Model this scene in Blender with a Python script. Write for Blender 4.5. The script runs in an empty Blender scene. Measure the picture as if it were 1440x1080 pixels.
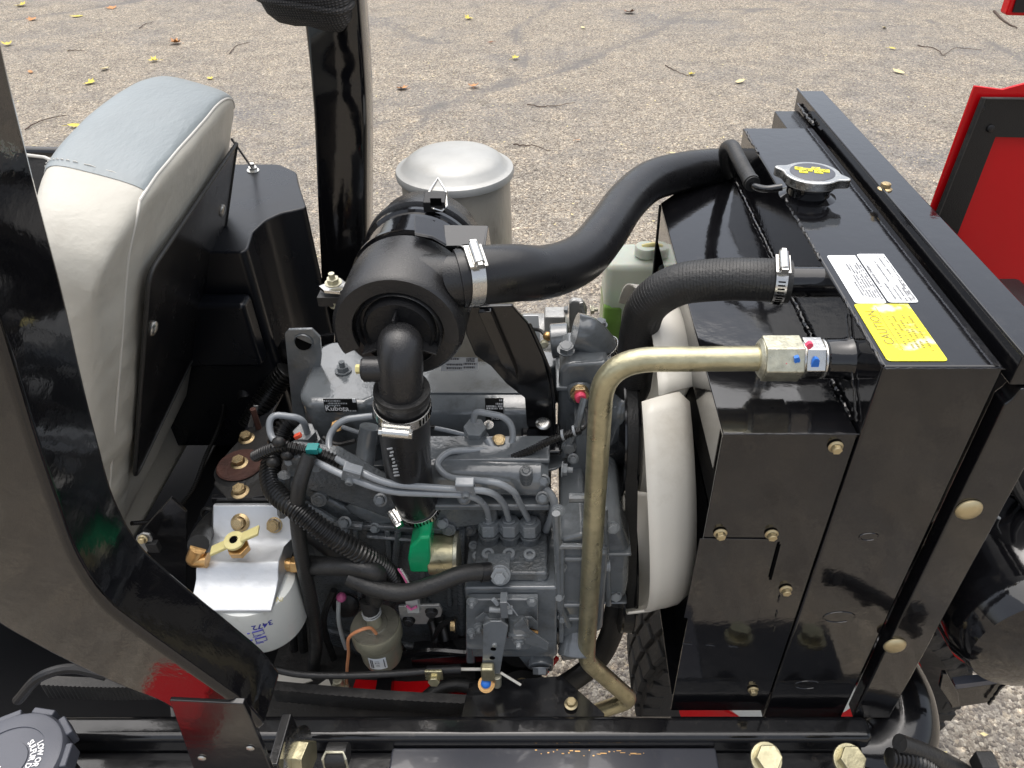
import bpy, bmesh, math, random
from mathutils import Vector, Matrix, noise as mnoise
random.seed(7)
R = math.radians
scene = bpy.context.scene
COL = scene.collection

# ------------------------------------------------------------------ camera
CAM_H = 1.60; PITCH = 38.0; FPX = 1050.0; CX = 775.0; CY = 540.0
cam_d = bpy.data.cameras.new('camera'); cam = bpy.data.objects.new('camera', cam_d); COL.objects.link(cam)
cam_d.sensor_width = 36.0; cam_d.lens = FPX*36/1440; cam_d.clip_start = 0.02; cam_d.clip_end = 400
cam_d.shift_x = -(CX-720)/1440
cam.location = (0, 0, CAM_H); cam.rotation_euler = (R(90-PITCH), 0, 0)
scene.camera = cam
# ------------------------------------------------------------------ world, sun
world = bpy.data.worlds.new('World'); scene.world = world; world.use_nodes = True
wt = world.node_tree; wt.nodes.clear()
wo = wt.nodes.new('ShaderNodeOutputWorld'); wb = wt.nodes.new('ShaderNodeBackground')
sky = wt.nodes.new('ShaderNodeTexSky'); sky.sky_type = 'NISHITA'; sky.sun_disc = False
SUN_EL = 76; SUN_ROT = -25
sky.sun_elevation = R(SUN_EL); sky.sun_rotation = R(SUN_ROT); sky.air_density = 1.0; sky.dust_density = 4.0; sky.ozone_density = 1.0
hs = wt.nodes.new('ShaderNodeHueSaturation'); hs.inputs['Saturation'].default_value = 0.42
wt.links.new(sky.outputs[0], hs.inputs['Color']); wt.links.new(hs.outputs[0], wb.inputs[0]); wt.links.new(wb.outputs[0], wo.inputs[0])
wb.inputs[1].default_value = 0.15
sd = bpy.data.lights.new('sun', 'SUN'); sun = bpy.data.objects.new('sun', sd); COL.objects.link(sun)
sd.energy = 1.7; sd.angle = R(92); sd.color = (1.0, 0.95, 0.88)
az = R(SUN_ROT)   # nishita: rotation measured from +Y clockwise
sdir = Vector((math.sin(az)*math.cos(R(SUN_EL)), math.cos(az)*math.cos(R(SUN_EL)), math.sin(R(SUN_EL))))
sun.rotation_euler = sdir.to_track_quat('Z', 'Y').to_euler(); sun.location = sdir*5
vs = scene.view_settings; vs.view_transform = 'Standard'; vs.look = 'None'; vs.exposure = 0.60; vs.gamma = 1; vs.use_curve_mapping = False
scene.render.engine = 'CYCLES'

# ------------------------------------------------------------------ measuring helpers (photo pixel -> point in a real plane)
SP, CP = math.sin(R(PITCH)), math.cos(R(PITCH))
def _ray(u, v):
    a = (u-CX)/FPX; b = (v-CY)/FPX
    return Vector((a, CP-b*SP, -SP-b*CP))
def PY(u, v, y):
    d = _ray(u, v); return Vector((0, 0, CAM_H)) + d*(y/d.y)
def PZ(u, v, z):
    d = _ray(u, v); return Vector((0, 0, CAM_H)) + d*((z-CAM_H)/d.z)
def PX(u, v, x):
    d = _ray(u, v); return Vector((0, 0, CAM_H)) + d*(x/d.x)
V = Vector

# ------------------------------------------------------------------ materials
MATS = {}
def mat(name, col, rough=0.4, metal=0.0, coat=0.0, bump=0.0, bscale=60, vary=0.0, vscale=12, rvary=0.0, trans=0.0, ior=1.5, sss=0, spec=0.5,
        dirt=None, dirt_amt=0.0, dscale=20, coords='Object', stretch=(1, 1, 1), wear=None):
    m = bpy.data.materials.new(name); m.use_nodes = True; nt = m.node_tree; N = nt.nodes; L = nt.links
    b = N['Principled BSDF']; b.inputs['Base Color'].default_value = (*col, 1); b.inputs['Roughness'].default_value = rough
    b.inputs['Metallic'].default_value = metal; b.inputs['Coat Weight'].default_value = coat; b.inputs['Coat Roughness'].default_value = 0.04
    b.inputs['IOR'].default_value = ior; b.inputs['Transmission Weight'].default_value = trans
    b.inputs['Specular IOR Level'].default_value = spec
    if sss: b.inputs['Subsurface Weight'].default_value = sss; b.inputs['Subsurface Scale'].default_value = 0.01
    tc = N.new('ShaderNodeTexCoord'); mp = N.new('ShaderNodeMapping'); mp.inputs['Scale'].default_value = stretch
    L.new(tc.outputs[coords], mp.inputs[0])
    def noise(sc, det=4, ro=0.55):
        n = N.new('ShaderNodeTexNoise'); n.inputs['Scale'].default_value = sc; n.inputs['Detail'].default_value = det; n.inputs['Roughness'].default_value = ro
        L.new(mp.outputs[0], n.inputs['Vector']); return n
    csock = None
    if vary > 0:
        n = noise(vscale, 5); mx = N.new('ShaderNodeMix'); mx.data_type = 'RGBA'
        cr = N.new('ShaderNodeValToRGB'); cr.color_ramp.elements[0].position = 0.3; cr.color_ramp.elements[1].position = 0.7
        L.new(n.outputs[0], cr.inputs[0]); L.new(cr.outputs[0], mx.inputs[0])
        mx.inputs[6].default_value = (*[c*(1-vary) for c in col], 1); mx.inputs[7].default_value = (*[min(1, c*(1+vary)) for c in col], 1)
        csock = mx.outputs[2]
    if dirt:
        n = noise(dscale, 8, 0.7); cr = N.new('ShaderNodeValToRGB')
        cr.color_ramp.elements[0].position = 0.60-dirt_amt*0.3; cr.color_ramp.elements[1].position = 0.80-dirt_amt*0.2
        L.new(n.outputs[0], cr.inputs[0]); mx = N.new('ShaderNodeMix'); mx.data_type = 'RGBA'
        ml = N.new('ShaderNodeMath'); ml.operation = 'MULTIPLY'; ml.inputs[1].default_value = min(1, 0.35+dirt_amt)
        L.new(cr.outputs[0], ml.inputs[0]); L.new(ml.outputs[0], mx.inputs[0])
        if csock: L.new(csock, mx.inputs[6])
        else: mx.inputs[6].default_value = (*col, 1)
        mx.inputs[7].default_value = (*dirt, 1); csock = mx.outputs[2]
    if csock: L.new(csock, b.inputs['Base Color'])
    if rvary > 0:
        n = noise(vscale*1.7, 5); mr = N.new('ShaderNodeMapRange'); mr.inputs['From Min'].default_value = 0.3; mr.inputs['From Max'].default_value = 0.7
        mr.inputs['To Min'].default_value = max(0.02, rough-rvary); mr.inputs['To Max'].default_value = rough+rvary
        L.new(n.outputs[0], mr.inputs[0]); L.new(mr.outputs[0], b.inputs['Roughness'])
    if bump > 0:
        n = noise(bscale, 4); bp = N.new('ShaderNodeBump'); bp.inputs['Strength'].default_value = bump; bp.inputs['Distance'].default_value = 0.002
        L.new(n.outputs[0], bp.inputs['Height']); L.new(bp.outputs[0], b.inputs['Normal'])
        if coat: L.new(bp.outputs[0], b.inputs['Coat Normal'])
    MATS[name] = m; return m

mat('black_paint', (0.005, 0.005, 0.006), 0.09, coat=0.5, bump=0.10, bscale=55, rvary=0.05, vscale=9, dirt=(0.05, 0.046, 0.04), dirt_amt=0.05, dscale=45)
mat('black_frame', (0.008, 0.008, 0.009), 0.17, coat=0.3, bump=0.10, bscale=70, rvary=0.08, vscale=10, dirt=(0.08, 0.07, 0.06), dirt_amt=0.08, dscale=60)
mat('black_cast', (0.012, 0.012, 0.012), 0.28, bump=0.9, bscale=420, rvary=0.1, vscale=20, dirt=(0.06, 0.055, 0.045), dirt_amt=0.1, dscale=50)
mat('black_plastic', (0.010, 0.010, 0.011), 0.34, spec=0.4, bump=0.25, bscale=900, rvary=0.06, vscale=15, dirt=(0.05, 0.05, 0.05), dirt_amt=0.05, dscale=60)
mat('panel_black', (0.008, 0.008, 0.009), 0.24, bump=0.1, bscale=300, rvary=0.05, vscale=10)
mat('console_plastic', (0.005, 0.006, 0.009), 0.30, bump=0.04, bscale=500, rvary=0.05, vscale=10)
mat('cover_satin', (0.040, 0.042, 0.052), 0.22, coat=0.4, bump=0.05, bscale=30, dirt=(0.09, 0.085, 0.08), dirt_amt=0.1, dscale=60)
mat('matte_black', (0.008, 0.008, 0.009), 0.75, spec=0.15)
mat('filter_plastic', (0.020, 0.020, 0.021), 0.27, bump=0.2, bscale=700, rvary=0.06, vscale=20, dirt=(0.06, 0.06, 0.06), dirt_amt=0.03, dscale=60)
mat('rubber', (0.018, 0.018, 0.018), 0.45, bump=0.35, bscale=300, rvary=0.12, vscale=25, dirt=(0.055, 0.052, 0.048), dirt_amt=0.10, dscale=45)
mat('hose_gloss', (0.013, 0.013, 0.014), 0.30, bump=0.12, bscale=90, rvary=0.1, vscale=14, dirt=(0.05, 0.048, 0.045), dirt_amt=0.08, dscale=40)
mat('conduit', (0.009, 0.009, 0.009), 0.28)
mat('dusty_black', (0.02, 0.019, 0.018), 0.6, bump=0.5, bscale=200, dirt=(0.075, 0.068, 0.06), dirt_amt=0.25, dscale=30)
mat('tyre_rubber', (0.025, 0.024, 0.023), 0.75, bump=0.5, bscale=150, dirt=(0.09, 0.08, 0.07), dirt_amt=0.3, dscale=25)
mat('engine_grey', (0.135, 0.148, 0.158), 0.15, coat=0.9, bump=0.20, bscale=120, vary=0.12, rvary=0.07, vscale=18, dirt=(0.05, 0.048, 0.042), dirt_amt=0.30, dscale=30)
mat('engine_cast', (0.100, 0.110, 0.117), 0.20, coat=0.8, bump=0.8, bscale=240, vary=0.15, rvary=0.08, vscale=25, dirt=(0.045, 0.042, 0.036), dirt_amt=0.35, dscale=28)
mat('pipe_grey', (0.27, 0.29, 0.31), 0.22, coat=0.5, bump=0.1, bscale=200, rvary=0.08, vscale=40)
mat('nut_grey', (0.21, 0.225, 0.235), 0.24, bump=0.2, bscale=300, rvary=0.1, vscale=50)
mat('zinc_yellow', (0.50, 0.46, 0.30), 0.34, metal=0.85, bump=0.25, bscale=140, vary=0.22, vscale=30, rvary=0.1, dirt=(0.16, 0.15, 0.09), dirt_amt=0.22, dscale=55)
mat('zinc_nut', (0.56, 0.54, 0.42), 0.36, metal=0.8, bump=0.3, bscale=250, vary=0.2, vscale=90, rvary=0.1, dirt=(0.2, 0.19, 0.12), dirt_amt=0.25, dscale=130)
mat('gold_bolt', (0.62, 0.47, 0.26), 0.30, metal=0.9, bump=0.2, bscale=300, vary=0.25, vscale=80, rvary=0.1, dirt=(0.20, 0.14, 0.08), dirt_amt=0.10, dscale=120)
mat('pale_bolt', (0.60, 0.50, 0.30), 0.33, metal=0.85, bump=0.2, bscale=300, vary=0.15, vscale=120, dirt=(0.3, 0.26, 0.16), dirt_amt=0.15, dscale=160)
mat('brass', (0.62, 0.38, 0.16), 0.32, metal=0.9, bump=0.2, bscale=200, vary=0.2, vscale=60)
mat('steel', (0.66, 0.65, 0.62), 0.24, metal=1.0, bump=0.1, bscale=200, rvary=0.1, vscale=60, dirt=(0.25, 0.2, 0.15), dirt_amt=0.05, dscale=90)
mat('dark_slot', (0.004, 0.004, 0.004), 0.9, spec=0.0)
mat('aluminium', (0.62, 0.64, 0.66), 0.45, metal=0.6, bump=0.2, bscale=90, rvary=0.1, vscale=40, dirt=(0.45, 0.44, 0.42), dirt_amt=0.08, dscale=50)
mat('cast_alu', (0.42, 0.42, 0.41), 0.45, metal=0.7, bump=0.8, bscale=300, dirt=(0.15, 0.14, 0.12), dirt_amt=0.2, dscale=50)
mat('muffler_cap', (0.44, 0.44, 0.42), 0.46, metal=0.25, bump=0.25, bscale=40, vary=0.10, vscale=14, rvary=0.08, dirt=(0.36, 0.35, 0.31), dirt_amt=0.12, dscale=25)
mat('muffler_body', (0.44, 0.41, 0.35), 0.42, metal=0.45, bump=0.4, bscale=120, vary=0.2, vscale=10, dirt=(0.16, 0.14, 0.11), dirt_amt=0.22, dscale=35, stretch=(1, 1, .4))
mat('vinyl_light', (0.50, 0.48, 0.42), 0.42, bump=0.9, bscale=34, vary=0.07, vscale=6, rvary=0.08, dirt=(0.34, 0.31, 0.26), dirt_amt=0.12, dscale=14)
mat('vinyl_grey', (0.25, 0.28, 0.29), 0.40, bump=0.45, bscale=60, vary=0.05, vscale=9, rvary=0.05, stretch=(3, 1, 1))
mat('vinyl_edge', (0.62, 0.60, 0.55), 0.5)
mat('grey_mesh', (0.055, 0.052, 0.052), 0.8, bump=1.0, bscale=600)
mat('red_paint', (0.58, 0.004, 0.008), 0.25, coat=0.0, spec=0.3, bump=0.05, bscale=30, vary=0.05, vscale=5)
mat('dark_red', (0.11, 0.006, 0.008), 0.3, coat=0.2, bump=0.1, bscale=30)
mat('white_can', (0.68, 0.70, 0.67), 0.24, coat=0.3, dirt=(0.42, 0.41, 0.36), dirt_amt=0.15, dscale=30)
mat('white_plastic', (0.64, 0.615, 0.55), 0.38, bump=0.08, bscale=30, vary=0.08, vscale=7, dirt=(0.36, 0.32, 0.25), dirt_amt=0.28, dscale=7)
mat('decal_white', (0.80, 0.82, 0.83), 0.3)
mat('decal_black', (0.012, 0.012, 0.012), 0.3)
mat('decal_ink', (0.10, 0.10, 0.11), 0.5)
mat('decal_silver', (0.48, 0.50, 0.52), 0.3)
mat('ink_blue', (0.05, 0.05, 0.36), 0.4)
mat('ink_white', (0.80, 0.80, 0.80), 0.5)
mat('ink_brown', (0.30, 0.25, 0.05), 0.5)
mat('cap_grey', (0.085, 0.09, 0.11), 0.42, bump=0.1, bscale=500)
mat('yellow_handle', (0.70, 0.62, 0.28), 0.4, bump=0.3, bscale=200)
mat('green_cap', (0.01, 0.40, 0.16), 0.25, bump=0.1, bscale=200, vary=0.15, vscale=40)
mat('orange_wire', (0.62, 0.26, 0.12), 0.4)
mat('grey_wire', (0.45, 0.47, 0.46), 0.35)
mat('blue_paint', (0.02, 0.17, 0.65), 0.35)
mat('pink_paint', (0.85, 0.08, 0.16), 0.4)
mat('teal_plastic', (0.02, 0.25, 0.24), 0.35)
mat('blue_plastic', (0.02, 0.25, 0.42), 0.35)
mat('magenta_plastic', (0.55, 0.12, 0.28), 0.35)
mat('orange_plastic', (0.75, 0.10, 0.05), 0.35)
mat('clear_grey', (0.50, 0.51, 0.50), 0.2, trans=0.25)
mat('pump_plastic', (0.26, 0.25, 0.185), 0.33, metal=0.3, bump=0.2, bscale=120, vary=0.15, vscale=20, dirt=(0.10, 0.095, 0.07), dirt_amt=0.15, dscale=70)
mat('pump_top', (0.20, 0.19, 0.15), 0.36, metal=0.35, bump=0.4, bscale=200, dirt=(0.08, 0.075, 0.06), dirt_amt=0.3, dscale=70)
mat('rust', (0.085, 0.035, 0.025), 0.7, bump=0.9, bscale=200, vary=0.4, vscale=30)
mat('bottle_plastic', (0.66, 0.71, 0.62), 0.3, trans=0.35, sss=0.3, vary=0.06, vscale=8)
mat('coolant', (0.20, 0.38, 0.08), 0.2, trans=0.2, vary=0.3, vscale=20)
mat('twig_bark', (0.09, 0.06, 0.045), 0.8, bump=0.5, bscale=300)
mat('leaf_yellow', (0.62, 0.50, 0.06), 0.55, vary=0.25, vscale=60)
mat('leaf_pale', (0.66, 0.56, 0.28), 0.55, vary=0.2, vscale=60)
mat('leaf_orange', (0.50, 0.22, 0.07), 0.6, vary=0.3, vscale=50)
mat('leaf_brown', (0.22, 0.11, 0.06), 0.65, vary=0.3, vscale=50)

# yellow caution sticker, bleached in blotches
def sticker():
    m = mat('decal_yellow', (0.85, 0.74, 0.03), 0.35); nt = m.node_tree; N = nt.nodes; L = nt.links
    tc = N.new('ShaderNodeTexCoord'); n = N.new('ShaderNodeTexNoise'); n.inputs['Scale'].default_value = 38; n.inputs['Detail'].default_value = 5
    cr = N.new('ShaderNodeValToRGB'); cr.color_ramp.elements[0].position = 0.55; cr.color_ramp.elements[0].color = (0.85, 0.76, 0.03, 1)
    cr.color_ramp.elements[1].position = 0.67; cr.color_ramp.elements[1].color = (0.85, 0.84, 0.62, 1)
    L.new(tc.outputs['Object'], n.inputs['Vector']); L.new(n.outputs[0], cr.inputs[0]); L.new(cr.outputs[0], N['Principled BSDF'].inputs['Base Color'])
sticker()

def woven():
    m = MATS['grey_mesh']; nt = m.node_tree; N = nt.nodes; L = nt.links; b = N['Principled BSDF']
    tc = N.new('ShaderNodeTexCoord')
    w = []
    for d in ('X', 'Z'):
        t = N.new('ShaderNodeTexWave'); t.bands_direction = d; t.inputs['Scale'].default_value = 90; t.inputs['Distortion'].default_value = 0.4
        L.new(tc.outputs['Object'], t.inputs['Vector']); w.append(t)
    mu = N.new('ShaderNodeMath'); mu.operation = 'MULTIPLY'; L.new(w[0].outputs['Fac'], mu.inputs[0]); L.new(w[1].outputs['Fac'], mu.inputs[1])
    cr = N.new('ShaderNodeValToRGB'); cr.color_ramp.elements[0].color = (0.02, 0.02, 0.02, 1); cr.color_ramp.elements[1].color = (0.12, 0.11, 0.105, 1)
    L.new(mu.outputs[0], cr.inputs[0]); L.new(cr.outputs[0], b.inputs['Base Color'])
    bp = N.new('ShaderNodeBump'); bp.inputs['Strength'].default_value = 1; bp.inputs['Distance'].default_value = 0.003
    L.new(mu.outputs[0], bp.inputs['Height']); L.new(bp.outputs[0], b.inputs['Normal'])
woven()

def asphalt():
    m = bpy.data.materials.new('asphalt'); m.use_nodes = True; nt = m.node_tree; N = nt.nodes; L = nt.links
    b = N['Principled BSDF']; b.inputs['Roughness'].default_value = 0.85
    tc = N.new('ShaderNodeTexCoord')
    warp = N.new('ShaderNodeTexNoise'); warp.inputs['Scale'].default_value = 90; warp.inputs['Detail'].default_value = 2
    L.new(tc.outputs['Object'], warp.inputs['Vector'])
    vm = N.new('ShaderNodeVectorMath'); vm.operation = 'MULTIPLY_ADD'; vm.inputs[1].default_value = (0.008,)*3
    L.new(warp.outputs['Color'], vm.inputs[0]); L.new(tc.outputs['Object'], vm.inputs[2])
    def vor(sc, feat='F1'):
        v = N.new('ShaderNodeTexVoronoi'); v.inputs['Scale'].default_value = sc; v.feature = feat; L.new(vm.outputs[0], v.inputs['Vector']); return v
    def noi(sc, det=6, ro=0.6):
        n = N.new('ShaderNodeTexNoise'); n.inputs['Scale'].default_value = sc; n.inputs['Detail'].default_value = det; n.inputs['Roughness'].default_value = ro
        L.new(tc.outputs['Object'], n.inputs['Vector']); return n
    def ramp(sock, stops):
        c = N.new('ShaderNodeValToRGB'); e = c.color_ramp.elements
        e[0].position, e[0].color = stops[0][0], (*stops[0][1], 1); e[1].position, e[1].color = stops[-1][0], (*stops[-1][1], 1)
        for p, cc in stops[1:-1]:
            q = e.new(p); q.color = (*cc, 1)
        L.new(sock, c.inputs[0]); return c.outputs[0]
    def mix(f, a, c, mode='MIX'):
        x = N.new('ShaderNodeMix'); x.data_type = 'RGBA'; x.blend_type = mode
        if isinstance(f, float): x.inputs[0].default_value = f
        else: L.new(f, x.inputs[0])
        for s, i in ((a, 6), (c, 7)):
            if isinstance(s, tuple): x.inputs[i].default_value = (*s, 1)
            else: L.new(s, x.inputs[i])
        return x.outputs[2]
    v1 = vor(150); v2 = vor(70)
    sep = N.new('ShaderNodeSeparateColor'); L.new(v1.outputs['Color'], sep.inputs[0])
    sep2 = N.new('ShaderNodeSeparateColor'); L.new(v2.outputs['Color'], sep2.inputs[0])
    tan = ramp(sep.outputs[0], [(0.0, (0.10, 0.083, 0.068)), (0.35, (0.25, 0.212, 0.168)), (0.7, (0.37, 0.33, 0.268)), (0.93, (0.46, 0.415, 0.345)), (1.0, (0.64, 0.58, 0.48))])
    grey = ramp(sep.outputs[1], [(0.0, (0.10, 0.098, 0.098)), (0.4, (0.185, 0.18, 0.178)), (0.85, (0.26, 0.25, 0.245)), (0.95, (0.42, 0.36, 0.27)), (1.0, (0.55, 0.45, 0.3))])
    patch = ramp(noi(0.75, 7, 0.62).outputs[0], [(0.48, (0, 0, 0)), (0.66, (0.85, 0.85, 0.85))])
    base = mix(patch, tan, grey)
    big = ramp(sep2.outputs[2], [(0.0, (0.58, 0.56, 0.55)), (0.12, (0.86, 0.85, 0.84)), (0.6, (1, 1, 1)), (0.88, (1.12, 1.10, 1.06)), (1.0, (1.6, 1.5, 1.36))])
    base = mix(1.0, base, big, 'MULTIPLY')
    blot = ramp(noi(5, 6, 0.65).outputs[0], [(0.32, (0.76, 0.765, 0.78)), (0.5, (0.97, 0.97, 0.97)), (0.68, (1.14, 1.12, 1.08))])
    base = mix(1.0, base, blot, 'MULTIPLY')
    at = N.new('ShaderNodeAttribute'); at.attribute_name = 'crack'
    nm = noi(14, 6, 0.7); mm = N.new('ShaderNodeMath'); mm.operation = 'MULTIPLY_ADD'; mm.inputs[1].default_value = 0.9; mm.inputs[2].default_value = -0.45
    L.new(nm.outputs[0], mm.inputs[0]); ad = N.new('ShaderNodeMath'); ad.operation = 'ADD'; ad.use_clamp = True
    L.new(at.outputs['Fac'], ad.inputs[0]); L.new(mm.outputs[0], ad.inputs[1])
    cf = ramp(ad.outputs[0], [(0.46, (0, 0, 0)), (0.78, (0.45, 0.45, 0.45)), (1.0, (0.8, 0.8, 0.8))])
    base = mix(cf, base, (0.145, 0.138, 0.134))
    L.new(base, b.inputs['Base Color'])
    bp = N.new('ShaderNodeBump'); bp.inputs['Strength'].default_value = 0.9; bp.inputs['Distance'].default_value = 0.006
    inv = N.new('ShaderNodeMath'); inv.operation = 'MULTIPLY_ADD'; inv.inputs[1].default_value = -1; inv.inputs[2].default_value = 1
    L.new(v1.outputs['Distance'], inv.inputs[0]); L.new(inv.outputs[0], bp.inputs['Height']); L.new(bp.outputs[0], b.inputs['Normal'])
    MATS['asphalt'] = m
asphalt()

# ------------------------------------------------------------------ mesh helpers
def frame(axis, up=None):
    z = V(axis).normalized(); ref = V(up) if up is not None else (V((0, 0, 1)) if abs(z.z) < 0.9 else V((0, 1, 0)))
    x = ref.cross(z)
    if x.length < 1e-6: x = V((1, 0, 0)).cross(z)
    x.normalize(); y = z.cross(x); return x, y, z
def catmull(pts, n=8, closed=False):
    pts = [V(p) for p in pts]; out = []
    N = len(pts)
    for i in range(N if closed else N-1):
        if closed: p0, p1, p2, p3 = pts[(i-1) % N], pts[i], pts[(i+1) % N], pts[(i+2) % N]
        else:
            p1, p2 = pts[i], pts[i+1]; p0 = pts[i-1] if i > 0 else p1*2-p2; p3 = pts[i+2] if i+2 < N else p2*2-p1
        # centripetal
        def tj(t, a, b): return t+max((b-a).length, 1e-6)**0.5
        t0 = 0; t1 = tj(t0, p0, p1); t2 = tj(t1, p1, p2); t3 = tj(t2, p2, p3)
        for k in range(n):
            t = t1+(t2-t1)*k/n
            A1 = p0*((t1-t)/(t1-t0))+p1*((t-t0)/(t1-t0)); A2 = p1*((t2-t)/(t2-t1))+p2*((t-t1)/(t2-t1)); A3 = p2*((t3-t)/(t3-t2))+p3*((t-t2)/(t3-t2))
            B1 = A1*((t2-t)/(t2-t0))+A2*((t-t0)/(t2-t0)); B2 = A2*((t3-t)/(t3-t1))+A3*((t-t1)/(t3-t1))
            out.append(B1*((t2-t)/(t2-t1))+B2*((t-t1)/(t2-t1)))
    if not closed: out.append(pts[-1])
    return out
def round_poly(pts, r=0.02, n=6):
    """polyline with corners rounded to radius-like distance r"""
    pts = [V(p) for p in pts]; out = [pts[0]]
    for i in range(1, len(pts)-1):
        a, b, c = pts[i-1], pts[i], pts[i+1]
        rr = min(r, (a-b).length*0.48, (c-b).length*0.48)
        p = b+(a-b).normalized()*rr; q = b+(c-b).normalized()*rr
        for k in range(n+1):
            t = k/n; out.append(p*(1-t)**2+b*2*t*(1-t)+q*t*t)
    out.append(pts[-1]); return out
def resample(pts, step):
    out = [pts[0].copy()]; acc = 0
    for a, b in zip(pts, pts[1:]):
        l = (b-a).length
        if l < 1e-9: continue
        t = step-acc
        while t <= l:
            out.append(a+(b-a)*(t/l)); t += step
        acc = (acc+l) % step
    return out

class MB:
    def __init__(s): s.v = []; s.f = []
    def add(s, vs, fs):
        o = len(s.v); s.v += [V(p) for p in vs]; s.f += [tuple(i+o for i in f) for f in fs]; return s
    def box(s, lo, hi):
        x0, y0, z0 = lo; x1, y1, z1 = hi
        return s.add([(x0, y0, z0), (x1, y0, z0), (x1, y1, z0), (x0, y1, z0), (x0, y0, z1), (x1, y0, z1), (x1, y1, z1), (x0, y1, z1)],
                     [(0, 3, 2, 1), (4, 5, 6, 7), (0, 1, 5, 4), (1, 2, 6, 5), (2, 3, 7, 6), (3, 0, 4, 7)])
    def obox(s, c, ax, ay, az):
        c, ax, ay, az = V(c), V(ax), V(ay), V(az)
        vs = [c+ax*i+ay*j+az*k for k in (-1, 1) for i, j in ((-1, -1), (1, -1), (1, 1), (-1, 1))]
        return s.add(vs, [(0, 3, 2, 1), (4, 5, 6, 7), (0, 1, 5, 4), (1, 2, 6, 5), (2, 3, 7, 6), (3, 0, 4, 7)])
    def bar(s, a, b, w, h, up=(0, 0, 1)):
        a, b = V(a), V(b); x, y, z = frame(b-a, up); return s.obox((a+b)/2, x*w/2, y*h/2, z*(b-a).length/2)
    def prism(s, pts, off):
        off = V(off); n = len(pts); pts = [V(p) for p in pts]
        return s.add(pts+[p+off for p in pts], [tuple(range(n))[::-1], tuple(range(n, 2*n))]+[(i, (i+1) % n, n+(i+1) % n, n+i) for i in range(n)])
    def tube(s, pts, r, n=14, caps=True, flat=1.0):
        pts = [V(p) for p in pts]; m = len(pts); vs = []; fs = []
        rf = r if callable(r) else (lambda t: r)
        T = [(pts[min(i+1, m-1)]-pts[max(i-1, 0)]).normalized() for i in range(m)]
        x, y, _ = frame(T[0])
        for i in range(m):
            x = (x-T[i]*x.dot(T[i])).normalized(); y = T[i].cross(x); rr = rf(i/(m-1))
            for k in range(n):
                a = 2*math.pi*k/n; vs.append(pts[i]+x*math.cos(a)*rr+y*math.sin(a)*rr*flat)
        for i in range(m-1):
            for k in range(n): fs.append((i*n+k, i*n+(k+1) % n, (i+1)*n+(k+1) % n, (i+1)*n+k))
        if caps: fs.append(tuple(range(n))[::-1]); fs.append(tuple(range((m-1)*n, m*n)))
        return s.add(vs, fs)
    def rings(s, pts, r, amp, pitch, n=12):
        """corrugated conduit"""
        p = resample([V(q) for q in pts], pitch/4); m = len(p); prof = [0, amp, amp, 0]
        return s.tube(p, lambda t: r+prof[int(round(t*(m-1))) % 4], n)
    def cyl(s, a, b, r, r2=None, n=24):
        r2 = r if r2 is None else r2; a, b = V(a), V(b); x, y, z = frame(b-a)
        vs = [a+(x*math.cos(2*math.pi*k/n)+y*math.sin(2*math.pi*k/n))*r for k in range(n)]+[b+(x*math.cos(2*math.pi*k/n)+y*math.sin(2*math.pi*k/n))*r2 for k in range(n)]
        return s.add(vs, [tuple(range(n))[::-1], tuple(range(n, 2*n))]+[(k, (k+1) % n, n+(k+1) % n, n+k) for k in range(n)])
    def hexa(s, c, axis, r, h):
        return s.cyl(c, V(c)+V(axis).normalized()*h, r, n=6)
    def lathe(s, o, axis, prof, n=40, up=None, closed=False):
        x, y, z = frame(axis, up); o = V(o); vs = []; m = len(prof)
        for r, h in prof:
            for k in range(n):
                a = 2*math.pi*k/n; vs.append(o+(x*math.cos(a)+y*math.sin(a))*max(r, 1e-5)+z*h)
        fs = [(i*n+k, i*n+(k+1) % n, (i+1)*n+(k+1) % n, (i+1)*n+k) for i in range(m-1) for k in range(n)]
        if closed: fs += [((m-1)*n+k, (m-1)*n+(k+1) % n, (k+1) % n, k) for k in range(n)]
        return s.add(vs, fs)
    def sphere(s, c, r, n=10, sc=(1, 1, 1)):
        c = V(c); vs = []; fs = []
        for i in range(n+1):
            th = math.pi*i/n
            for k in range(2*n):
                a = math.pi*k/n; vs.append(c+V((math.sin(th)*math.cos(a)*sc[0], math.sin(th)*math.sin(a)*sc[1], math.cos(th)*sc[2]))*r)
        for i in range(n):
            for k in range(2*n): fs.append((i*2*n+k, (i+1)*2*n+k, (i+1)*2*n+(k+1) % (2*n), i*2*n+(k+1) % (2*n)))
        return s.add(vs, fs)
    def mesh(s, name, angle=35):
        me = bpy.data.meshes.new(name); me.from_pydata([tuple(p) for p in s.v], [], s.f)
        bm = bmesh.new(); bm.from_mesh(me); bmesh.ops.remove_doubles(bm, verts=bm.verts, dist=1e-6); bmesh.ops.recalc_face_normals(bm, faces=bm.faces); bm.to_mesh(me); bm.free()
        for p in me.polygons: p.use_smooth = True
        me.set_sharp_from_angle(angle=R(angle)); return me

def put(name, mb, m, parent=None, bevel=0.0, label=None, angle=35, kind=None):
    me = mb.mesh(name, angle) if isinstance(mb, MB) else mb
    me.materials.append(MATS[m] if isinstance(m, str) else m)
    o = bpy.data.objects.new(name, me); COL.objects.link(o)
    if parent is not None: o.parent = parent
    if bevel > 0:
        b = o.modifiers.new('bevel', 'BEVEL'); b.width = bevel; b.segments = 2; b.limit_method = 'ANGLE'; b.angle_limit = R(30); b.harden_normals = True
    if label: o['label'] = label
    if kind: o['kind'] = kind
    return o
def tag(o, label, cat, group=None):
    o['label'] = label; o['category'] = cat
    if group: o['group'] = group
    return o

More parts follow.
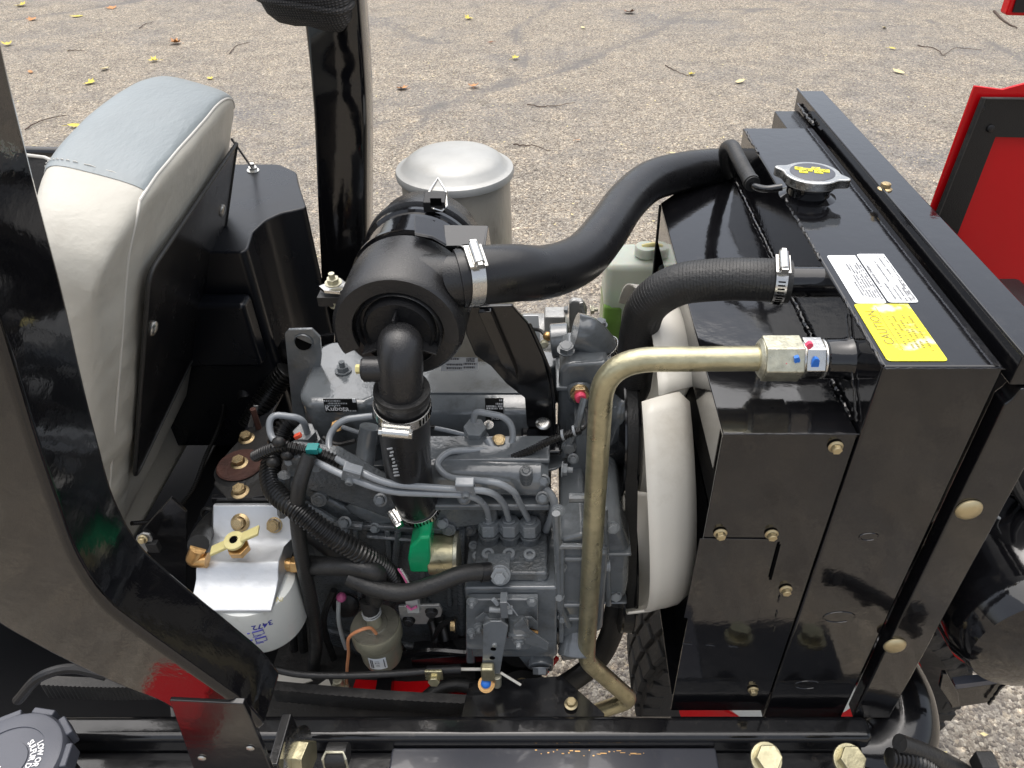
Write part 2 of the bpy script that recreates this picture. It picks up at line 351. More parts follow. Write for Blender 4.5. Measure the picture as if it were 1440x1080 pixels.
def text(s, size, o, right, up, m, parent, name='lettering', squash=1.0, wrap=None, depth=0.0004, font_bold=0.0):
    cu = bpy.data.curves.new(name, 'FONT'); cu.body = s; cu.size = size; cu.resolution_u = 3; cu.offset = font_bold; cu.align_x = 'LEFT'
    t = bpy.data.objects.new(name, cu); COL.objects.link(t); bpy.context.view_layer.update()
    dg = bpy.context.evaluated_depsgraph_get(); me = bpy.data.meshes.new_from_object(t.evaluated_get(dg)); bpy.data.objects.remove(t)
    r = V(right).normalized(); u = V(up).normalized(); n = r.cross(u)
    for v in me.vertices:
        x, y = v.co.x*squash, v.co.y
        v.co = wrap(x, y) if wrap else V(o)+r*x+u*y+n*depth
    me.materials.clear()
    return put(name, me, m, parent)

# shared fastener meshes
def bolt_mesh(kind):
    b = MB()
    if kind == 'flange': b.lathe((0, 0, 0), (0, 0, 1), [(0, 0), (1.0, 0), (1.0, 0.12), (0.72, 0.30)], 20).cyl((0, 0, 0.1), (0, 0, 0.85), 0.70, n=6).cyl((0, 0, 0.85), (0, 0, 0.93), 0.55, 0.48, n=20)
    elif kind == 'socket': b.lathe((0, 0, 0), (0, 0, 1), [(0, 0), (0.85, 0), (0.85, 1.0), (0.78, 1.08), (0.42, 1.08), (0.42, 0.6), (0, 0.6)], 20)
    elif kind == 'dome': b.lathe((0, 0, 0), (0, 0, 1), [(0, 0), (1.0, 0), (1.0, 0.10), (0.88, 0.26), (0.6, 0.38), (0.3, 0.43), (0, 0.45)], 24)
    elif kind == 'hex': b.cyl((0, 0, 0), (0, 0, 0.75), 0.9, n=6).cyl((0, 0, 0.75), (0, 0, 0.82), 0.7, 0.62, n=18).cyl((0, 0, -0.05), (0, 0, 0.1), 1.1, n=20)
    elif kind == 'stud': b.cyl((0, 0, 0), (0, 0, 0.15), 1.1, n=18).cyl((0, 0, 0.15), (0, 0, 0.75), 0.8, n=6).cyl((0, 0, 0.7), (0, 0, 1.5), 0.4, n=12)
    return b.mesh('bolt', 30)
BM = {}
def bolt(p, axis, r, m, parent, kind='flange', name='bolt'):
    key = (kind, m)
    if key not in BM:
        me = bolt_mesh(kind); me.materials.append(MATS[m]); BM[key] = me
    o = bpy.data.objects.new(name, BM[key]); COL.objects.link(o); o.parent = parent
    q = V(axis).normalized().to_track_quat('Z', 'Y'); q = q @ __import__('mathutils').Quaternion((0, 0, 1), random.random()*6)
    o.location = V(p); o.rotation_mode = 'QUATERNION'; o.rotation_quaternion = q; o.scale = (r, r, r); return o

def clamp(c, axis, r, w, parent, screw_dir, sw=0.010, name='hose_clamp', slots=True):
    """worm drive hose clamp: band, slots, screw housing"""
    x, y, z = frame(axis, None); c = V(c); n = 48
    b = MB().lathe(c, axis, [(r, -w/2), (r+0.0013, -w/2), (r+0.0013, w/2), (r, w/2)], n, closed=True)
    o = put(name, b, 'steel', parent, 0.0003)
    if slots:
        sl = MB(); sdv = V(screw_dir).normalized(); k0 = 40
        for k in range(k0):
            a = 2*math.pi*k/k0; d = x*math.cos(a)+y*math.sin(a)
            if d.dot(sdv) > 0.75 or (x*math.cos(a)+y*math.sin(a)).cross(sdv).dot(z) < -0.2: continue
            t = z.cross(d); sl.obox(c+d*(r+0.0013), (t+z*0.25).normalized()*0.0008, z*w*0.30, d*0.0004)
        put('slot_row', sl, 'dark_slot', o, kind='stuff')
    d = V(screw_dir).normalized(); d = (d-z*d.dot(z)).normalized(); t = z.cross(d); q = c+d*(r+0.0013)
    h = MB().obox(q+d*0.0015, t*sw*1.1, z*w*0.62, d*0.0016).cyl(q+d*0.006-t*sw, q+d*0.006+t*sw, 0.0055, n=16)
    h.cyl(q+d*0.006+t*sw, q+d*0.006+t*(sw+0.004), 0.0045, n=6)
    h.obox(q+d*0.006-t*(sw+0.001), z*0.0035, d*0.0035, t*0.002)
    put('clamp_screw', h, 'steel', o, 0.0004); return o

# ------------------------------------------------------------------ ground
CRACKS = [[(380, 215), (470, 190), (560, 165), (640, 140), (715, 118), (735, 85), (730, 40), (790, 0)],
          [(715, 118), (800, 95), (860, 70), (920, 45), (980, 15), (1060, 12)], [(1060, -5), (1180, 12), (1260, 18), (1340, 40), (1400, 65), (1440, 85)],
          [(1020, 20), (1120, 10), (1200, 28), (1300, 38)], [(560, 200), (620, 150), (720, 110)], [(540, 30), (620, 60), (700, 45), (735, 60)], [(0, 30), (60, 22), (130, 12), (200, 0)],
          [(1360, 780), (1385, 830), (1440, 900)], [(1290, 1060), (1330, 1010), (1380, 990), (1440, 1040)]]
CP3 = []
for c in CRACKS:
    pts = [PZ(u, v, 0) for u, v in c]; CP3.append(catmull(pts, 8))
def crack_dist(x, y):
    best = 9; p = V((x, y, 0))
    w = mnoise.noise(V((x*2.2, y*2.2, 3)))*0.10+mnoise.noise(V((x*8, y*8, 1)))*0.035
    for c in CP3:
        for a, b in zip(c, c[1:]):
            ab = b-a; t = max(0, min(1, (p-a).dot(ab)/max(ab.length_squared, 1e-9))); d = (p-(a+ab*t)).length
            if d < best: best = d
    return best, w
nx, ny = 150, 130; gx0, gx1, gy0, gy1 = -7.5, 7.5, -0.5, 12.5
vs_, fs_, cr_ = [], [], []
for j in range(ny+1):
    for i in range(nx+1):
        x = gx0+(gx1-gx0)*i/nx; y = gy0+(gy1-gy0)*j/ny
        d, w = crack_dist(x, y); k = max(0.0, 1-abs(d+w*0.6)/0.12)
        edge = min(1.0, min(x-gx0, gx1-x, y-gy0, gy1-y)/1.0)
        vs_.append((x, y, (-0.006*k+mnoise.noise(V((x*0.8, y*0.8, 0)))*0.006)*edge)); cr_.append(k)
for j in range(ny):
    for i in range(nx):
        a = j*(nx+1)+i; fs_.append((a, a+1, a+nx+2, a+nx+1))
# the sheet runs on to the horizon from the edges of the measured patch
ring = [(gx0, gy0), (gx1, gy0), (gx1, gy1), (gx0, gy1)]; far = [(-150, -150), (150, -150), (150, 150), (-150, 150)]
base = len(vs_); cr_ += [0]*8
vs_ += [(x, y, 0) for x, y in ring]+[(x, y, 0) for x, y in far]
for k in range(4): fs_.append((base+k, base+(k+1) % 4, base+4+(k+1) % 4, base+4+k)[::-1])
me = bpy.data.meshes.new('ground'); me.from_pydata(vs_, [], fs_)
at = me.attributes.new('crack', 'FLOAT', 'POINT'); at.data.foreach_set('value', cr_)
bm = bmesh.new(); bm.from_mesh(me); bmesh.ops.recalc_face_normals(bm, faces=bm.faces)
for f in bm.faces:
    f.smooth = True
    if f.normal.z < 0: f.normal_flip()
bm.to_mesh(me); bm.free()
ground = put('ground', me, 'asphalt', kind='structure')

# ------------------------------------------------------------------ the machine
ROOT = bpy.data.objects.new('turf_machine', None); COL.objects.link(ROOT); ROOT.location = (0, 0, 0)
tag(ROOT, 'red and black turf machine with its hood open showing grey diesel engine, radiator and seat', 'machine')
def part(name, mb, m, label=None, bevel=0.0012, **k): return put(name, mb, m, ROOT, bevel, label, **k)

# --- radiator
rad = part('radiator', MB().box((0.283, 0.510, 0.63), (0.387, 1.100, 1.220)), 'black_paint', 'glossy black radiator tank with filler cap and stickers', 0.003)
put('core_fins', MB().box((0.262, 0.53, 0.68), (0.2825, 1.12, 1.12)), 'dusty_black', rad)
# support channel (top strip, near leg, far leg)
put('top_channel', MB().box((0.3925, 0.503, 1.205), (0.4335, 1.225, 1.236)), 'black_paint', rad, 0.002)
put('channel_lip', MB().box((0.3905, 0.500, 1.2365), (0.3935, 1.227, 1.2395)), 'black_paint', rad, 0.0008)
nearleg = [PY(u, v, 0.505) for u, v in ((1423, 545), (1408, 548), (1190, 1000), (1163, 1002), (1238, 1002), (1476, 512))]
put('side_channel', MB().prism([V((0.394, 0.5, 0.655)), V((0.442, 0.5, 0.655)), V((0.442, 0.5, 1.204)), V((0.402, 0.5, 1.204)), V((0.3985, 0.5, 1.192)), V((0.394, 0.5, 1.186))], (0, 0.02, 0)), 'black_paint', rad, 0.002)
put('side_channel', MB().box((0.394, 1.19, 0.62), (0.442, 1.21, 1.204)), 'black_paint', rad, 0.002)
put('end_bracket', MB().box((0.350, 1.1005, 0.80), (0.388, 1.185, 1.217)).box((0.338, 1.15, 0.82), (0.350, 1.18, 1.19)), 'black_frame', rad, 0.001)
# weld beads
def weld(a, b, r=0.0022, parent=rad, m='black_frame', seedk=0, jit=0.5):
    a, b = V(a), V(b); n = max(6, int((b-a).length/0.0035)); pts = []
    for i in range(n+1):
        p = a+(b-a)*(i/n); pts.append(p+V([(random.random()-0.5)*r*jit for _ in range(3)]))
    rs = [r*0.6*(0.75+0.5*random.random()) for _ in range(n+1)]
    return put('weld_bead', MB().tube(pts, lambda t: rs[int(round(t*n))], 7), m, parent)
weld((0.2835, 0.512, 1.2195), (0.2835, 0.62, 1.2195), 0.0025); weld((0.2835, 0.70, 1.2195), (0.2835, 0.84, 1.2195), 0.0028); weld((0.2835, 1.0, 1.2195), (0.2835, 1.095, 1.2195), 0.0028)
weld((0.285, 0.5095, 1.2185), (0.387, 0.5095, 1.2185), 0.0014); weld((0.389, 1.105, 1.222), (0.389, 1.20, 1.222), 0.004)
weld((0.281, 0.53, 1.144), (0.281, 1.095, 1.144), 0.003); weld((0.158, 0.5118, 1.1415), (0.283, 0.5118, 1.1415), 0.0012)
weld((0.281, 0.52, 1.150), (0.281, 0.60, 1.215), 0.002)
# embossed marks on the near side
for u, v, w in ((1180, 868, 20), (1135, 963, 18), (1222, 755, 11)):
    p = PY(u, v, 0.5098); b = MB()
    b.tube([p+V((math.cos(a)*0.0009*w, 0, math.sin(a)*0.0005*w)) for a in [x*math.pi*1.7/14 for x in range(15)]], 0.0009, 6)
    put('embossed_mark', b, 'black_paint', rad)
# filler cap and neck
cc = PZ(1138, 262, 1.232); cc.z = 1.22
put('filler_neck', MB().lathe(cc, (0, 0, 1), [(0.034, 0.0), (0.026, 0.004), (0.026, 0.012), (0.029, 0.014), (0.029, 0.018), (0.020, 0.019)], 32), 'black_paint', rad)
capp = []
for k in range(72):
    a = 2*math.pi*k/72; ear = max(0, math.cos(2*(a-R(-27))))**14; capp.append(cc+V((math.cos(a), math.sin(a), 0))*(0.0335+0.012*ear)+V((0, 0, 0.018)))
cap = put('radiator_cap', MB().prism(capp, (0, 0, 0.012)), 'steel', rad, 0.0022, 'bright metal radiator cap with yellow warning pictures')
put('cap_disc', MB().lathe(cc+V((0, 0, 0.0302)), (0, 0, 1), [(0, 0.0012), (0.024, 0.0012), (0.0265, 0.0)], 40), 'cap_grey', cap)
yl = MB()
for i, j in ((-1.5, 0.7), (-0.5, 0.25), (0.55, 0.6), (0.6, -0.45), (1.5, -0.1), (-1.2, -0.3)):
    yl.obox(cc+V((i*0.0098, j*0.0095, 0.0318)), V((0.0048, -0.0012, 0)), V((0.0009, 0.0042, 0)), V((0, 0, 0.0003)))
put('warning_picture', yl, 'decal_yellow', cap)
ik = MB()
for i, j in ((-1.5, 0.7), (-0.5, 0.25), (0.55, 0.6), (0.6, -0.45), (1.5, -0.1), (-1.2, -0.3)):
    c0 = cc+V((i*0.0098, j*0.0095, 0.0323))
    ik.tube([c0+V((math.cos(a)*0.0022, math.sin(a)*0.002, 0)) for a in [x*0.7 for x in range(8)]], 0.0003, 5)
put('warning_picture', ik, 'decal_ink', cap)
# top strip bolt
bolt(PZ(1244, 266, 1.2362), (0, 0, 1), 0.0085, 'gold_bolt', rad)
for u, v in ((1362, 716), (1258, 907)): bolt(PY(u, v, 0.4995), (0, -1, 0), 0.0130, 'pale_bolt', rad, 'dome', 'carriage_bolt')
# stickers on the tank
def sheet(name, quad, z, m, parent=rad, label=None, rc=0.004):
    P = [V(q) for q in quad]; pts = round_poly(P+[P[0], P[1]], rc, 4)[5:]
    return put(name, MB().prism([V((p.x, p.y, z)) for p in pts], (0, 0, 0.0004)), m, parent, 0, label)
zt = 1.2203
def q4(l, z): return [PZ(u, v, z) for u, v in l]
w1 = q4([(1163, 360), (1204, 359), (1245, 427), (1202, 427)], zt); w2 = q4([(1207, 358), (1244, 357), (1290, 425), (1247, 426.5)], zt); w3 = q4([(1201, 428.5), (1278, 427), (1331, 507), (1248, 509)], zt)
def rectify(q):
    x0 = (q[0].x+q[3].x)/2; x1 = (q[1].x+q[2].x)/2; y1 = (q[0].y+q[1].y)/2; y0 = (q[2].y+q[3].y)/2; return x0, x1, y0, y1
for q, m, lab in ((w1, 'decal_white', 'white sticker nearer the tank edge, filled with small print'), (w2, 'decal_white', 'white emissions sticker beside the other white one'), (w3, 'decal_yellow', 'yellow caution sticker, bleached in blotches')):
    x0, x1, y0, y1 = rectify(q)
    st = sheet('sticker', [(x0, y1, 0), (x1, y1, 0), (x1, y0, 0), (x0, y0, 0)], zt, m, rad, lab)
    W, H = x1-x0, y1-y0; rows = MB()
    def dashrow(xx, ya, yb, h, dens=0.0022):
        y = ya
        while y < yb:
            l = dens*(0.4+random.random()); 
            if y+l > yb: break
            if random.random() < 0.86: rows.obox(V((xx, y+l/2, zt+0.0006)), (h/2*(0.6+0.4*random.random()), 0, 0), (0, l/2*0.7, 0), (0, 0, 0.0001))
            y += l+0.0005
    if m == 'decal_yellow':
        text('CAUTION', 0.0125, (x0+W*0.30, y0+H*0.26, zt+0.0004), (0, 1, 0), (-1, 0, 0), 'ink_brown', st)
        rows.obox(V((x0+W*0.36, y0+H*0.55, zt+0.0006)), (0.0003, 0, 0), (0, H*0.38, 0), (0, 0, 0.0001))
        for f, a, b in ((0.47, .25, .8), (0.57, .2, .8), (0.66, .2, .72), (0.75, .2, .80), (0.86, .16, .80)): dashrow(x0+W*f, y0+H*a, y0+H*b, 0.0028)
        put('fine_print', rows, 'ink_brown', st, kind='stuff')
    elif q is w1:
        for f, a, b in ((0.40, .12, .5), (0.50, .14, .82), (0.59, .12, .82), (0.68, .10, .72), (0.77, .10, .85), (0.86, .08, .86), (0.94, .08, .80)): dashrow(x0+W*f, y0+H*a, y0+H*b, 0.0020, 0.0016)
        put('fine_print', rows, 'decal_ink', st, kind='stuff')
    else:
        for f, a, b, h in ((0.10, .30, .75, .003), (0.30, .05, .40, .0024), (0.48, .05, .30, .0022), (0.48, .40, .85, .0022), (0.64, .03, .36, .0024), (0.78, .03, .30, .0024), (0.72, .50, .95, .0022), (0.86, .05, .45, .0022), (0.93, .05, .97, .0018)):
            dashrow(x0+W*f, y0+H*a, y0+H*b, h, 0.0018)
        put('fine_print', rows, 'decal_ink', st, kind='stuff')

# --- fan shroud
plan = [(0.158, 0.512), (0.2815, 0.512), (0.2815, 1.140), (0.253, 1.140), (0.158, 1.010)]
sh = MB(); t = 0.003
sh.prism([V((x, y, 1.139)) for x, y in plan], (0, 0, 0.003))
sh.box((0.158, 0.512, 0.652), (0.2815, 0.515, 1.139)).box((0.250, 1.137, 0.672), (0.2815, 1.140, 1.139)).box((0.158, 0.5235, 0.672), (0.2815, 1.13, 0.675))
sh.prism([V((0.158, 1.01, 0.68)), V((0.253, 1.14, 0.68)), V((0.2505, 1.1415, 0.68)), V((0.1555, 1.0115, 0.68))], (0, 0, 0.4585))
# left lips round the fan mouth
ring = []
sh.box((0.158, 0.5235, 1.085), (0.1605, 1.0, 1.1388))
shroud = part('fan_shroud', sh, 'black_paint', 'black sheet metal fan shroud between fan and radiator', 0.001)
fp = [PY(u, v, 0.518) for u, v in ((980, 755), (1088, 757), (1082, 815), (1060, 895), (955, 875))]
put('access_plate', MB().prism([PY(u, v, 0.5112) for u, v in ((984, 757), (1093, 758), (1079, 815), (1060, 893), (962, 868))], (0, -0.0006, 0)), 'black_paint', shroud, 0.0008)
for u, v in ((1175, 628), (1013, 750), (1085, 751), (1105, 829), (1059, 970)): bolt(PY(u, v, 0.5105), (0, -1, 0), 0.0070, 'pale_bolt', shroud)
for a, b in (((1096, 838), (1088, 890)), ((960, 905), (1040, 910))):
    A, B = PY(*a, 0.5115), PY(*b, 0.5115); n = 5
    for k in range(n):
        if k % 2 == 0: weld(A+(B-A)*(k/n), A+(B-A)*((k+0.8)/n), 0.0016, shroud)

put('panel_slit', MB().prism([PY(u, v, 0.5104) for u, v in ((1094, 766), (1098, 765), (1085, 815), (1081, 815))], (0, -0.0003, 0)), 'dark_slot', shroud)
# --- fan
fc = V((0.134, 0.755, 0.90)); fan_mb = MB(); 
hub = part('cooling_fan', MB().lathe(fc-V((0.025, 0, 0)), (1, 0, 0), [(0, 0.0), (0.045, 0.0), (0.06, 0.01), (0.065, 0.04), (0.02, 0.05)], 36), 'white_plastic', 'white plastic engine cooling fan', 0.0)
for k in range(4):
    a0 = R(-202+90*k); b = MB(); vs2 = []; nw = 20
    prof_ = [(0.045, 0.020), (0.09, 0.026), (0.14, 0.030), (0.185, 0.031), (0.203, 0.028), (0.213, 0.016), (0.2175, 0.002), (0.220, -0.012), (0.222, -0.025)]
    nr = len(prof_)
    for i, (rr, xx) in enumerate(prof_):
        f = i/(nr-1); half = R(26+18*min(1, f*1.6)); sk = R(10*f)
        for j in range(nw):
            q = j/(nw-1)*2-1; a = a0+half*q+sk; tw = 0.006*q; rj = rr*(1-0.035*max(0, q)**3*f-0.02*max(0, -q)**4*f)
            vs2.append(fc+V((xx+tw+0.004*f*math.sin(q*2.0), math.cos(a)*rj, math.sin(a)*rj)))
    fs2 = [(i*nw+j, i*nw+j+1, (i+1)*nw+j+1, (i+1)*nw+j) for i in range(nr-1) for j in range(nw-1)]
    b.add(vs2, fs2); o = put('fan_blade', b, 'white_plastic', hub, 0, angle=80)
    so = o.modifiers.new('thick', 'SOLIDIFY'); so.thickness = 0.0025; so.offset = 0

# --- hoses to the radiator
ph = catmull([PY(1110, 396, 0.685), PY(1060, 393, 0.69), PY(1000, 394, 0.70), PY(950, 402, 0.71), PY(912, 428, 0.72), PY(898, 470, 0.735), PY(893, 520, 0.755), PY(886, 548, 0.775), PY(868, 535, 0.795), PY(852, 505, 0.80), PY(843, 488, 0.80)], 8)
up = part('radiator_hose', MB().tube(ph, 0.0228, 24), 'rubber', 'thick black rubber coolant hose curving from radiator down to engine', 0)
rib = MB()
pr = resample(ph, 0.0032)
for i in range(6, len(pr)-4):
    d = pr[i+1]-pr[i-1]; x, y, z = frame(d); 
    rib.tube([pr[i]+(x*math.cos(a)+y*math.sin(a))*0.0229 for a in [2*math.pi*q/20 for q in range(21)]], 0.00022, 4, caps=False)
put('hose_ridges', rib, 'rubber', up, kind='stuff')
clamp(PY(1094, 395, 0.685), ph[1]-ph[0], 0.0230, 0.012, up, (-.1, -.35, 1), 0.011)
put('inlet_stub', MB().tube([PY(1108, 396, 0.685), V((0.300, 0.684, PY(1108, 396, .685).z))], 0.0165, 24), 'black_paint', rad)
# gold return pipe
p1 = [V((0.205, 0.578, 1.186)), PY(1060, 504, 0.576), PY(880, 510, 0.576), PY(846, 525, 0.576), PY(850, 560, 0.576), PY(841, 700, 0.577), PY(830, 850, 0.577), PY(823, 925, 0.578), PY(892, 985, 0.575), PY(800, 1012, 0.60)]
zz = 1.187
pg = [PY(1070, 504, 0.576), PY(848, 506, 0.576), PY(824, 928, 0.578), PY(888, 984, 0.585), PY(790, 1018, 0.60)]
pg = [pg[0]]+round_poly([pg[0], pg[1], pg[2]], 0.050, 12)[1:-1]+round_poly([pg[1], pg[2], pg[3], pg[4]], 0.018, 8)[1:]
gp = part('return_pipe', MB().tube(pg, 0.0122, 24), 'zinc_yellow', 'bent gold zinc plated hydraulic pipe', 0)
a = PY(1066, 504, 0.576); ax = V((1, 0, 0))
nt_ = put('pipe_nut', MB().cyl(a-ax*0.001, a+ax*0.003, 0.015, 0.020).hexa(a+ax*0.003, ax, 0.0225, 0.036), 'zinc_nut', gp, 0.0015)
n2 = put('pipe_nut', MB().hexa(a+ax*0.041, ax, 0.0205, 0.018).cyl(a+ax*0.039, a+ax*0.0415, 0.017).cyl(a+ax*0.059, a+ax*0.0615, 0.0195), 'steel', gp, 0.0010, 'silver nut daubed with blue and pink paint')
for u, v, m_, sx, sz, par in ((1139, 487, 'pink_paint', .0035, .0035, n2), (1147, 512, 'blue_paint', .0040, .0065, n2), (1121, 507, 'blue_paint', .003, .0035, nt_), (1106, 516, 'pink_paint', .0022, .004, nt_)):
    p = PY(u, v, 0.5575); b = MB(); cpts = []
    for k in range(10):
        aa = k/10*2*math.pi; rr = 0.7+0.5*random.random(); cpts.append(p+V((math.cos(aa)*sx*rr, 0, math.sin(aa)*sz*rr)))
    put('paint_daub', b.prism(cpts, (0, 0.004, 0)), m_, par)
put('outlet_stub', MB().lathe(a+ax*0.060, (1, 0, 0), [(0.0165, 0.0), (0.0195, 0.003), (0.0195, 0.020), (0.022, 0.026), (0.026, 0.034)], 28), 'black_paint', rad)
weld(a+V((0.088, -0.02, 0.010)), a+V((0.088, 0.0, 0.022)), 0.004)
# overflow hose
oh = catmull([PZ(1100, 263, 1.232), PZ(1078, 266, 1.228), PZ(1062, 262, 1.225), PZ(1052, 248, 1.226), PZ(1038, 222, 1.232), PZ(1030, 207, 1.235), PZ(1022, 208, 1.225), PZ(1020, 222, 1.19), PZ(1024, 245, 1.15)], 8)
put('overflow_tube', MB().tube(oh[:20], 0.0045, 12), 'black_paint', rad)
of = part('overflow_hose', MB().tube(oh[18:], 0.0095, 16), 'rubber', 'thin black overflow hose beside the radiator cap', 0)
put('hose_band', MB().tube(oh[19:22], 0.0105, 16), 'rubber', of)

# --- big air intake hose
ah = [PY(645, 392, 0.665), PY(668, 388, 0.67), PY(720, 384, 0.69), PY(765, 383, 0.72), PY(815, 365, 0.77), PY(850, 328, 0.84), PY(880, 285, 0.93), PY(915, 255, 1.01), PY(960, 242, 1.07), PY(1010, 236, 1.12), PY(1060, 235, 1.16)]
ahp = catmull(ah, 9)
air_hose = part('air_intake_hose', MB().tube(ahp, lambda t: 0.0296+0.001*math.sin(t*9)-0.0015*t, 36), 'hose_gloss', 'large smooth black air intake hose', 0)
d0 = (ahp[12]-ahp[6]).normalized()
clamp(PY(661, 388, 0.668), d0, 0.0303, 0.015, air_hose, (0.0, -0.55, 1), 0.012)

# --- air cleaner
acC = PY(562, 462, 0.640); axd = V((0.03, 1, 0.0)).normalized()
ac_prof = [(0.0, 0.0), (0.036, 0.0), (0.037, 0.004), (0.062, 0.004), (0.067, 0.008), (0.0685, 0.055), (0.0685, 0.060)]
AR = 0.0665
ac = part('air_cleaner', MB().lathe(acC, axd, [(0, -0.004), (0.036, -0.004), (0.038, 0.002), (0.060, 0.003), (AR-0.002, 0.008), (AR, 0.013), (AR+0.001, 0.075), (AR-0.004, 0.078), (AR-0.004, 0.085), (0.03, 0.086)], 64), 'filter_plastic', 'round matt black plastic air cleaner housing', 0)
put('end_cover', MB().lathe(acC+axd*0.150, axd, [(0.03, -0.001), (AR-0.001, 0.0), (AR+0.004, 0.003), (AR+0.004, 0.012), (AR, 0.016), (AR-0.002, 0.045), (AR-0.010, 0.055), (0, 0.058)], 64), 'filter_plastic', ac)
put('mounting_band', MB().lathe(acC+axd*0.083, axd, [(AR-0.002, 0.0), (AR+0.003, 0.001), (AR+0.003, 0.006), (AR, 0.008), (AR, 0.050), (AR+0.003, 0.052), (AR+0.003, 0.058), (AR-0.002, 0.060)], 64), 'black_paint', ac, 0)
put('inner_body', MB().lathe(acC+axd*0.08, axd, [(AR-0.006, 0.0), (AR-0.006, 0.08)], 48), 'filter_plastic', ac)
xa, ya, za = frame(axd); sec = MB(); svv = []; ns_ = 36
for k in range(ns_+1):
    a = R(-14+k*(218/ns_)); d = V((math.cos(a), 0, math.sin(a))); ro = AR+0.0015*(k/ns_-0.5); ri = 0.047
    svv += [acC+d*ri+axd*(-0.002), acC+d*ri+axd*(-0.007), acC+d*(ro-0.004)+axd*(-0.009), acC+d*ro+axd*(-0.004), acC+d*(ro+0.0015)+axd*0.060]
sec.add(svv, [(k*5+q, (k+1)*5+q, (k+1)*5+q+1, k*5+q+1) for k in range(ns_) for q in range(4)]+[(0, 1, 2, 3, 4), tuple(ns_*5+q for q in range(5))])
put('volute_shell', sec, 'filter_plastic', ac, 0, angle=40)
fr = MB().lathe(acC, axd, [(0.0405, -0.0025), (0.0425, -0.006), (0.045, -0.0025)], 56)
fr.lathe(acC, axd, [(0.033, -0.003), (0.0345, -0.010), (0.0365, -0.003)], 56)
put('face_ring', fr, 'filter_plastic', ac)
# tangential inlet
inl = acC+V((0.035, 0.040, 0.030))
put('inlet_duct', MB().tube([inl+V((-0.015, -0.004, 0.004)), inl+V((0.02, 0.0, 0.001)), ahp[2], ahp[8]], lambda t: 0.030-0.0045*t, 32), 'filter_plastic', ac)
vol = []
for k in range(26):
    a_ = R(105-k*8.5); vol.append(a_)
# dust bowl / outlet elbow
e0 = PY(565, 478, 0.640); el = [e0+V((0, 0.01, 0.004)), e0+V((0, -0.025, 0.001)), PY(566, 500, 0.607), PY(566, 545, 0.602)]
elp = catmull([e0+V((0, 0.012, 0.003)), e0+V((0, -0.008, 0.001)), PY(563, 487, 0.609), PY(563, 515, 0.597), PY(564, 560, 0.597)], 8)
put('outlet_elbow', MB().tube(elp, 0.0225, 32), 'filter_plastic', ac)
for gs in (MB().obox(e0+V((0, -0.012, 0.028)), (0.0012, 0, 0), (0, 0.012, 0), (0, 0, 0.012)), MB().obox(e0+V((-0.030, -0.010, -0.002)), (0.008, 0, 0.003), (0, 0.010, 0), (0, 0, 0.0012)), MB().obox(e0+V((0.030, -0.010, -0.002)), (0.008, 0, -0.003), (0, 0.010, 0), (0, 0, 0.0012))): put('gusset', gs, 'filter_plastic', ac, 0.0004)
sp_ = PY(540, 519, 0.595)
put('side_port', MB().cyl(sp_+V((0.012, 0, 0)), sp_+V((-0.020, 0, 0.0)), 0.0130).cyl(sp_+V((-0.0195, 0, 0)), sp_+V((-0.022, 0, 0)), 0.011), 'filter_plastic', ac, 0.001)
put('port_plug', MB().hexa(sp_+V((-0.022, 0, 0)), (-1, 0, 0), 0.005, 0.006), 'yellow_handle', ac, 0.0006)
dh = catmull([PY(565, 548, 0.597), PY(569, 600, 0.606), PY(573, 650, 0.622), PY(580, 690, 0.634), PY(591, 716, 0.648)], 8)
dhose = part('outlet_hose', MB().tube(dh, lambda t: 0.0280-0.002*t, 32), 'hose_gloss', 'wide black rubber hose below the air cleaner', 0)
put('hose_rim', MB().lathe(dh[0], dh[0]-dh[3], [(0.0222, 0.0015), (0.0285, 0.0015), (0.0290, -0.003), (0.0278, -0.006)], 40), 'rubber', dhose)
clamp(PY(566, 572, 0.5985), dh[3]-dh[0], 0.0285, 0.013, dhose, (-0.02, -1, 0.1), 0.0135)
clamp(PY(589, 710, 0.645), dh[-1]-dh[-6], 0.0266, 0.012, dhose, (-0.8, -0.6, 0.1), 0.009)
mk = MB(); A_, B_ = PY(549, 630, 0.5765), PY(560, 672, 0.5945); n_m = 9
for k in range(n_m):
    p = A_+(B_-A_)*(k/n_m); mk.obox(p+V((random.uniform(-.0008, .0008), -0.0012, 0)), (0.0022*(0.5+random.random()), 0, 0.0006), (0, 0.0006, 0), (B_-A_).normalized()*0.0012)
put('printed_mark', mk, 'decal_silver', dhose, kind='stuff')
# spring clip on the cap
cl0 = PY(612, 268, 0.79)
cl = MB().tube([PY(603, 290, 0.765), PY(604, 270, 0.785), PY(616, 251, 0.80), PY(627, 268, 0.785), PY(628, 290, 0.765), PY(621, 297, 0.758), PY(611, 294, 0.758), PY(603, 290, 0.765)], 0.0017, 8)
clip = put('spring_clip', cl, 'steel', ac)
put('clip_seat', MB().obox(PY(612, 284, 0.77), (0.012, 0, 0), (0, 0.010, 0.002), (0, 0, 0.006)), 'black_plastic', ac, 0.001)
put('clip_slot', MB().obox(PY(613, 284, 0.7605), (0.006, 0, 0), (0, 0.001, 0), (0, 0, 0.004)), 'dark_slot', ac)
